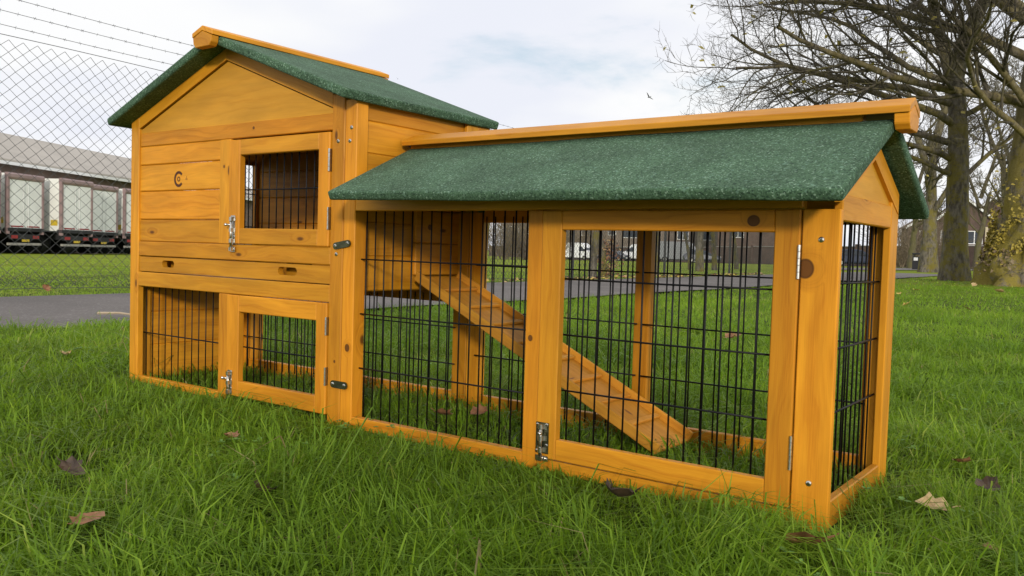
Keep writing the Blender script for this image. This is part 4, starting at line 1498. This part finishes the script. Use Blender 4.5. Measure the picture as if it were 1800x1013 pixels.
def wheel(parent, M, x, y, r, w_=.2):
    mb = MB(); mb.tube([(x, y - w_ / 2, r), (x, y + w_ / 2, r)], r, 16)
    o = mb.build('wheel', TYRE, parent, M, smooth=False)
    mb = MB(); s = -1 if y < 0 else 1
    mb.tube([(x, y + s * (w_ / 2 - .01), r), (x, y + s * (w_ / 2 + .012), r)], r * .6, 12)
    mb.build('rim', ZINC, o, M)


def vehicle(name, label, pos, rz, prof, halfw, paint, wins, wheels, wr, cat, front_x, tumble=.0):
    """prof: side outline (x,z); the cabin above the sills leans in a little"""
    v = thing(name, label, cat, pos, rz, 'vehicles parked along the far wall')
    M = WM[v.name]
    n = len(prof)
    zmax = max(z for x, z in prof)
    def W2(z): return halfw * (1 - tumble * max(0, (z - .9) / max(zmax - .9, .1)))
    vs = [(x, -W2(z), z) for x, z in prof] + [(x, W2(z), z) for x, z in prof]
    fs = [list(range(n))[::-1], list(range(n, 2 * n))] + [(i, (i + 1) % n, n + (i + 1) % n, n + i) for i in range(n)]
    b = MB().add(vs, fs).build('body', paint, v, M)
    bv = b.modifiers.new('bevel', 'BEVEL'); bv.width = .05; bv.segments = 2; bv.limit_method = 'ANGLE'
    for poly in wins:
        for s in (-1, 1):
            m = len(poly)
            q = [(x, s * (W2(z) + .008), z) for x, z in poly]
            q2 = [(x, s * (W2(z) - .02), z) for x, z in poly]
            MB().add(q + q2, [list(range(m))[::(1 if s < 0 else -1)]] + [(i, (i + 1) % m, m + (i + 1) % m, m + i) for i in range(m)]).build('side_window', GLASS, v, M)
    for x in wheels:
        for s in (-1, 1):
            wheel(v, M, x, s * (halfw - .07), wr)
    MB().box(min(x for x, z in prof) + .1, max(x for x, z in prof) - .1, -halfw + .1, halfw - .1, wr * .7, wr * 1.5).build('underbody', DARK, v, M)
    return v, M


def van(label, u, dep, rz, paint, name='parked_van', h=2.45):
    prof = [(-2.7, .45), (-2.75, 1.0), (-2.7, h - .08), (-2.5, h), (1.1, h), (1.45, h - .12), (2.15, 1.45), (2.85, 1.2), (2.98, .95), (3.0, .5), (2.8, .38), (-2.5, .38)]
    prof = prof[::-1]
    v, M = vehicle(name, label, at(u, dep), rz, prof, 1.0, paint, [[(.95, 1.32), (1.95, 1.32), (1.42, 2.0), (.95, 2.0)]], (-1.75, 2.0), .36, 'van', 3.0, .10)
    MB().add([(2.17, -.84, 1.50), (2.17, .84, 1.50), (1.56, .80, 2.16), (1.56, -.80, 2.16), (2.10, -.84, 1.44), (2.10, .84, 1.44), (1.50, .80, 2.10), (1.50, -.80, 2.10)],
             [(0, 1, 2, 3), (7, 6, 5, 4), (0, 4, 5, 1), (1, 5, 6, 2), (2, 6, 7, 3), (3, 7, 4, 0)]).build('windscreen', GLASS, v, M)
    MB().box(2.9, 3.03, -.62, .62, .78, 1.0).build('grille', DARK, v, M)
    for s in (-1, 1):
        MB().box(2.72, 3.0, s * .80 - .14, s * .80 + .14, .92, 1.14).build('headlight', ZINC, v, M)
        MB().box(1.85, 2.0, s * 1.12 - .1, s * 1.12 + .1, 1.35, 1.65).build('wing_mirror', DARK, v, M)
    MB().box(2.85, 3.05, -.95, .95, .42, .72).build('bumper', DARK, v, M)
    return v


def car(label, u, dep, rz, paint):
    prof = [(-2.1, .45), (-2.15, .8), (-2.0, .95), (-1.45, 1.42), (-.2, 1.47), (.35, 1.40), (1.05, .98), (1.95, .82), (2.1, .6), (2.05, .32), (-2.0, .32)][::-1]
    v, M = vehicle('parked_car', label, at(u, dep), rz, prof, .88, paint, [[(-1.55, .98), (-.42, .98), (-.42, 1.36), (-1.32, 1.34)], [(-.34, .98), (.82, .98), (.32, 1.32), (-.34, 1.36)]], (-1.3, 1.3), .32, 'car', 2.1, .22)
    MB().add([(1.03, -.68, 1.02), (1.03, .68, 1.02), (.40, .60, 1.41), (.40, -.60, 1.41), (.95, -.68, .96), (.95, .68, .96), (.34, .60, 1.35), (.34, -.60, 1.35)],
             [(0, 1, 2, 3), (7, 6, 5, 4), (0, 4, 5, 1), (1, 5, 6, 2), (2, 6, 7, 3), (3, 7, 4, 0)]).build('windscreen', GLASS, v, M)
    for s in (-1, 1):
        MB().box(1.82, 2.08, s * .62 - .16, s * .62 + .16, .62, .78).build('headlight', ZINC, v, M)
    MB().box(2.0, 2.12, -.3, .3, .42, .53).build('number_plate', WHITE, v, M)
    return v


def heading(r, f):
    h_ = HR * r + HF * f
    return math.atan2(h_[1], h_[0])


rw_ = heading(.80, -.60)
WPAINT = simple('white_van_paint', (.80, .80, .80), .3, .04)
GPAINT = simple('grey_van_paint', (.22, .225, .235), .35, .06)
NPAINT = simple('dark_car_paint', (.035, .04, .06), .25, .06)
BPAINT = simple('dark_blue_car_paint', (.03, .04, .075), .25, .06)
van('white delivery van with a short bonnet parked along the far wall', 1012, 123, rw_, WPAINT, h=2.5)
car('small dark car parked between the two white vans', 1081, 122, rw_ - .2, NPAINT)
van('white van parked half behind the rear post of the run', 1128, 121, rw_ + PI, WPAINT, h=2.4)
van('grey panel van parked right of the rear post of the run', 1193, 108, heading(.95, -.3), GPAINT, h=2.6)
car('dark car parked behind the trees right of the grey van', 1232, 98, rw_ + .5, NPAINT)
car('dark blue car parked in front of the wall seen through the end of the run', 1503, 72, heading(.95, -.3), BPAINT)

# litter bin by the far tree
p = at(1611, 45)
bn = thing('litter_bin', 'black litter bin with a white notice beside the knobbly tree', 'litter bin', p)
Mb = WM[bn.name]
MB().cbox(.46, .46, .66, .02, (0, 0, .37)).build('bin_body', DARK, bn, Mb)
MB().cbox(.50, .50, .08, .015, (0, 0, .86)).build('lid', DARK, bn, Mb)
for sx in (-1, 1):
    for sy in (-1, 1):
        MB().box(sx * .2 - .025, sx * .2 + .025, sy * .2 - .025, sy * .2 + .025, .70, .82).build('pillar', DARK, bn, Mb)
fm = Matrix.Translation(V(p)) @ Matrix.Rotation(face(p), 4, 'Z')
MB().box(-.16, .04, -.235 - .012, -.2355, .50, .66).build('notice', WHITE, bn, Mb)

# ------------------------------------------------------------------ lorry trailers and shed on the left
TFRAME = simple('dull_red_brown_frame', (.30, .205, .20), .5, .15, 2)
TDOOR = simple('pale_grey_trailer_door', (.83, .83, .81), .5, .06, 1.2)
TSIDE = simple('white_trailer_side', (.82, .81, .76), .4, .04, 1)
REDM = simple('red_marking', (.30, .02, .02), .5)
YEL = simple('yellow_plate', (.60, .42, .03), .5)
rowd = np.array([.43, 2.7]) / np.hypot(.43, 2.7)                 # along the row, in level right/forward
def lf(lat, dep): return CAM + HR * lat + HF * dep
rvec = HR * rowd[0] + HF * rowd[1]
nvec = HR * rowd[1] - HF * rowd[0]                                # rear faces look this way
trl = [(-25.45, 39.0, 'left'), (-25.0, 42.0, 'first'), (-23.93, 45.0, 'second'), (-24.2, 48.6, 'third'), (-23.6, 51.6, 'fourth'), (-23.2, 54.6, 'fifth')]
names = {'left': 'white trailer cut off by the left edge of the picture', 'first': 'pale grey trailer rear next to the left edge', 'second': 'trailer with its bright white side showing behind the fence',
         'third': 'narrow looking pale grey trailer rear right of the white-sided one', 'fourth': 'pale grey trailer rear nearest the hutch', 'fifth': 'trailer hidden behind the left corner of the hutch'}
proto = None
for lat, dep, key in trl:
    c = lf(lat, dep)
    g = float(tz(c[0]))
    M = Matrix(((nvec[0], rvec[0], 0, c[0]), (nvec[1], rvec[1], 0, c[1]), (0, 0, 1, g), (0, 0, 0, 1)))
    if proto is not None:
        o = copy_tree(proto, None, M); o['label'] = names[key]; continue
    tr = bpy.data.objects.new('lorry_trailer', None); place(tr, None, M)
    tag(tr, names[key], 'trailer', 'lorry trailers parked in a row')
    proto = tr
    Wt = 2.55                                                       # local x = out of the rear face, y = along the row
    MB().box(-12, -.10, 0.03, Wt - .03, 1.22, 3.98).build('box_body', TSIDE, tr, M)
    MB().prism([(-.12, 3.70), (.06, 3.70), (.10, 3.80), (.10, 3.94), (.04, 4.02), (-.12, 4.02)], 1, 0, Wt).build('top_bar', TFRAME, tr, M)
    for y0 in (0, Wt - .13):
        MB().box(-.10, .07, y0, y0 + .13, .98, 3.70).build('corner_post', TFRAME, tr, M)
    for y0 in (.135, Wt / 2 + .006):
        dd = MB().box(-.10, .03, y0, y0 + Wt / 2 - .141, 1.30, 3.69).build('rear_door', TDOOR, tr, M)
        mb = MB()
        q = .16 if y0 > 1 else Wt / 2 - .30
        mb.tube([(.05, y0 + q, 1.34), (.05, y0 + q, 3.62)], .013, 6)
        mb.build('lock_rod', TDOOR, dd, M)
        MB().box(.031, .036, y0 + .1, y0 + Wt / 2 - .3, 1.33, 1.40).build('reflector', REDM, dd, M)
    MB().box(-.2, .08, 0, Wt, 1.12, 1.28).build('sill', DARK, tr, M)
    MB().box(-11, -.3, .7, Wt - .7, .75, 1.15).build('chassis', DARK, tr, M)
    MB().box(-.12, .04, .15, Wt - .15, .42, .54).build('bumper_bar', CONC, tr, M)
    MB().box(-.1, .02, .25, Wt - .25, .72, .98).build('light_board', DARK, tr, M)
    for y0 in (.3, Wt - .75):
        MB().box(.021, .04, y0, y0 + .42, .76, .92).build('tail_light', REDM, tr, M)
    MB().box(.022, .035, Wt / 2 - .26, Wt / 2 + .26, .60, .72).build('number_plate', YEL, tr, M)
    for xx in (-1.6, -2.9, -4.2):
        for yy_ in (.32, Wt - .32):
            mb = MB().tube([(xx, yy_ - .25, .5), (xx, yy_ + .25, .5)], .5, 14)
            mb.build('wheel', TYRE, tr, M)
    MB().box(-.6, -.2, .06, .022, 1.5, 1.8).build('marker_plate', YEL, tr, M)

# long low shed behind the trailers
SHEDR = simple('fibre_cement_roof', (.44, .40, .35), .85, .08, .4)
SHEDW = simple('shed_brown_wall', (.16, .11, .085), .85, .2, 1)
e0, e1 = lf(-30.1, 50.0), lf(-28.7, 63.7)
dr_ = (e1 - e0) / np.linalg.norm(e1 - e0)
q0 = e0 - dr_ * 25; q1 = e1 + dr_ * 30
out = np.array([-dr_[1], dr_[0], 0.0])
if out @ HR > 0: out = -out                                        # away to the left
shed = thing('storage_shed', 'long low shed with a pale pitched roof behind the trailers', 'shed', tuple(q0[:2]) + (float(tz(q0[0])),), 0)
Mi = Matrix.Identity(4)
Ls = np.linalg.norm(q1 - q0); Wd = 13.0; he, hr = 4.73, 7.35
def sp_(a, b, z): 
    p_ = q0 + dr_ * a + out * b
    return (p_[0], p_[1], z)
g = float(tz(-30))
mb = MB().add([sp_(a, b, z) for z in (g - 1, he) for b in (0, Wd) for a in (0, Ls)], [(0, 2, 3, 1), (4, 5, 7, 6), (0, 1, 5, 4), (2, 6, 7, 3), (0, 4, 6, 2), (1, 3, 7, 5)])
mb.build('wall', SHEDW, shed, Mi)
npan = 24
for s in (0, 1):
    for k in range(npan):
        a0, a1 = Ls * k / npan + .01, Ls * (k + 1) / npan - .01
        b0, b1 = ((-.5, Wd / 2), (Wd + .5, Wd / 2))[s]
        z0, z1 = he - .02, hr
        MB().add([sp_(a0, b0, z0), sp_(a1, b0, z0), sp_(a1, b1, z1), sp_(a0, b1, z1), sp_(a0, b0, z0 + .12), sp_(a1, b0, z0 + .12), sp_(a1, b1, z1 + .12), sp_(a0, b1, z1 + .12)],
                 [(0, 3, 2, 1), (4, 5, 6, 7), (0, 1, 5, 4), (1, 2, 6, 5), (2, 3, 7, 6), (3, 0, 4, 7)]).build('roof_sheet', SHEDR, shed, Mi)
MB().add([sp_(a, b, z) for z in (he - .22, he - .04) for b in (-.62, -.46) for a in (-.2, Ls + .2)], [(0, 2, 3, 1), (4, 5, 7, 6), (0, 1, 5, 4), (2, 6, 7, 3), (0, 4, 6, 2), (1, 3, 7, 5)]).build('gutter', WHITE, shed, Mi)

# ------------------------------------------------------------------ birds
BIRD = simple('dark_plumage', (.05, .05, .055), .7)
def bird(u, v, dep, s, rz, lab):
    d = FW * FPX + RI * (u - 900) - UP * (v - 506.5)
    p_ = CAM + d / FPX * dep
    b = thing('flying_bird', lab, 'bird', tuple(p_), rz, 'birds in the sky')
    M = WM[b.name] @ Matrix.Rotation(.7, 4, 'X')
    MB().tube([(-.24 * s, 0, 0), (-.10 * s, 0, 0), (0, 0, .01), (.12 * s, 0, 0), (.2 * s, 0, .01), (.26 * s, 0, 0)], [.008 * s, .03 * s, .045 * s, .04 * s, .025 * s, .003 * s], 8).build('body', BIRD, b, M, smooth=True)
    for sd in (-1, 1):
        vs = [(.10, .02, .02), (.13, .20, .10), (.02, .46, .16), (-.06, .30, .11), (-.08, .03, .02)]
        vs = [V((x * s, y * s * sd, z * s)) for x, y, z in vs]
        MB().add(vs + [q - V((0, 0, .012 * s)) for q in vs], [(0, 1, 2, 3, 4), (9, 8, 7, 6, 5)] + [(i, (i + 1) % 5, 5 + (i + 1) % 5, 5 + i) for i in range(5)]).build('wing', BIRD, b, M)
    MB().add([(-.20 * s, -.02 * s, 0), (-.34 * s, -.05 * s, 0), (-.34 * s, .05 * s, 0), (-.2 * s, .02 * s, 0), (-.2 * s, 0, -.01 * s), (-.33 * s, 0, -.01 * s)], [(0, 1, 2, 3), (0, 4, 5, 1), (2, 5, 4, 3)]).build('tail', BIRD, b, M)


bird(1141, 171, 42, .55, 2.6, 'dark bird flying in the clear sky above the run roof')
bird(699, 139, 110, .5, 2.2, 'tiny distant bird just right of the house ridge')
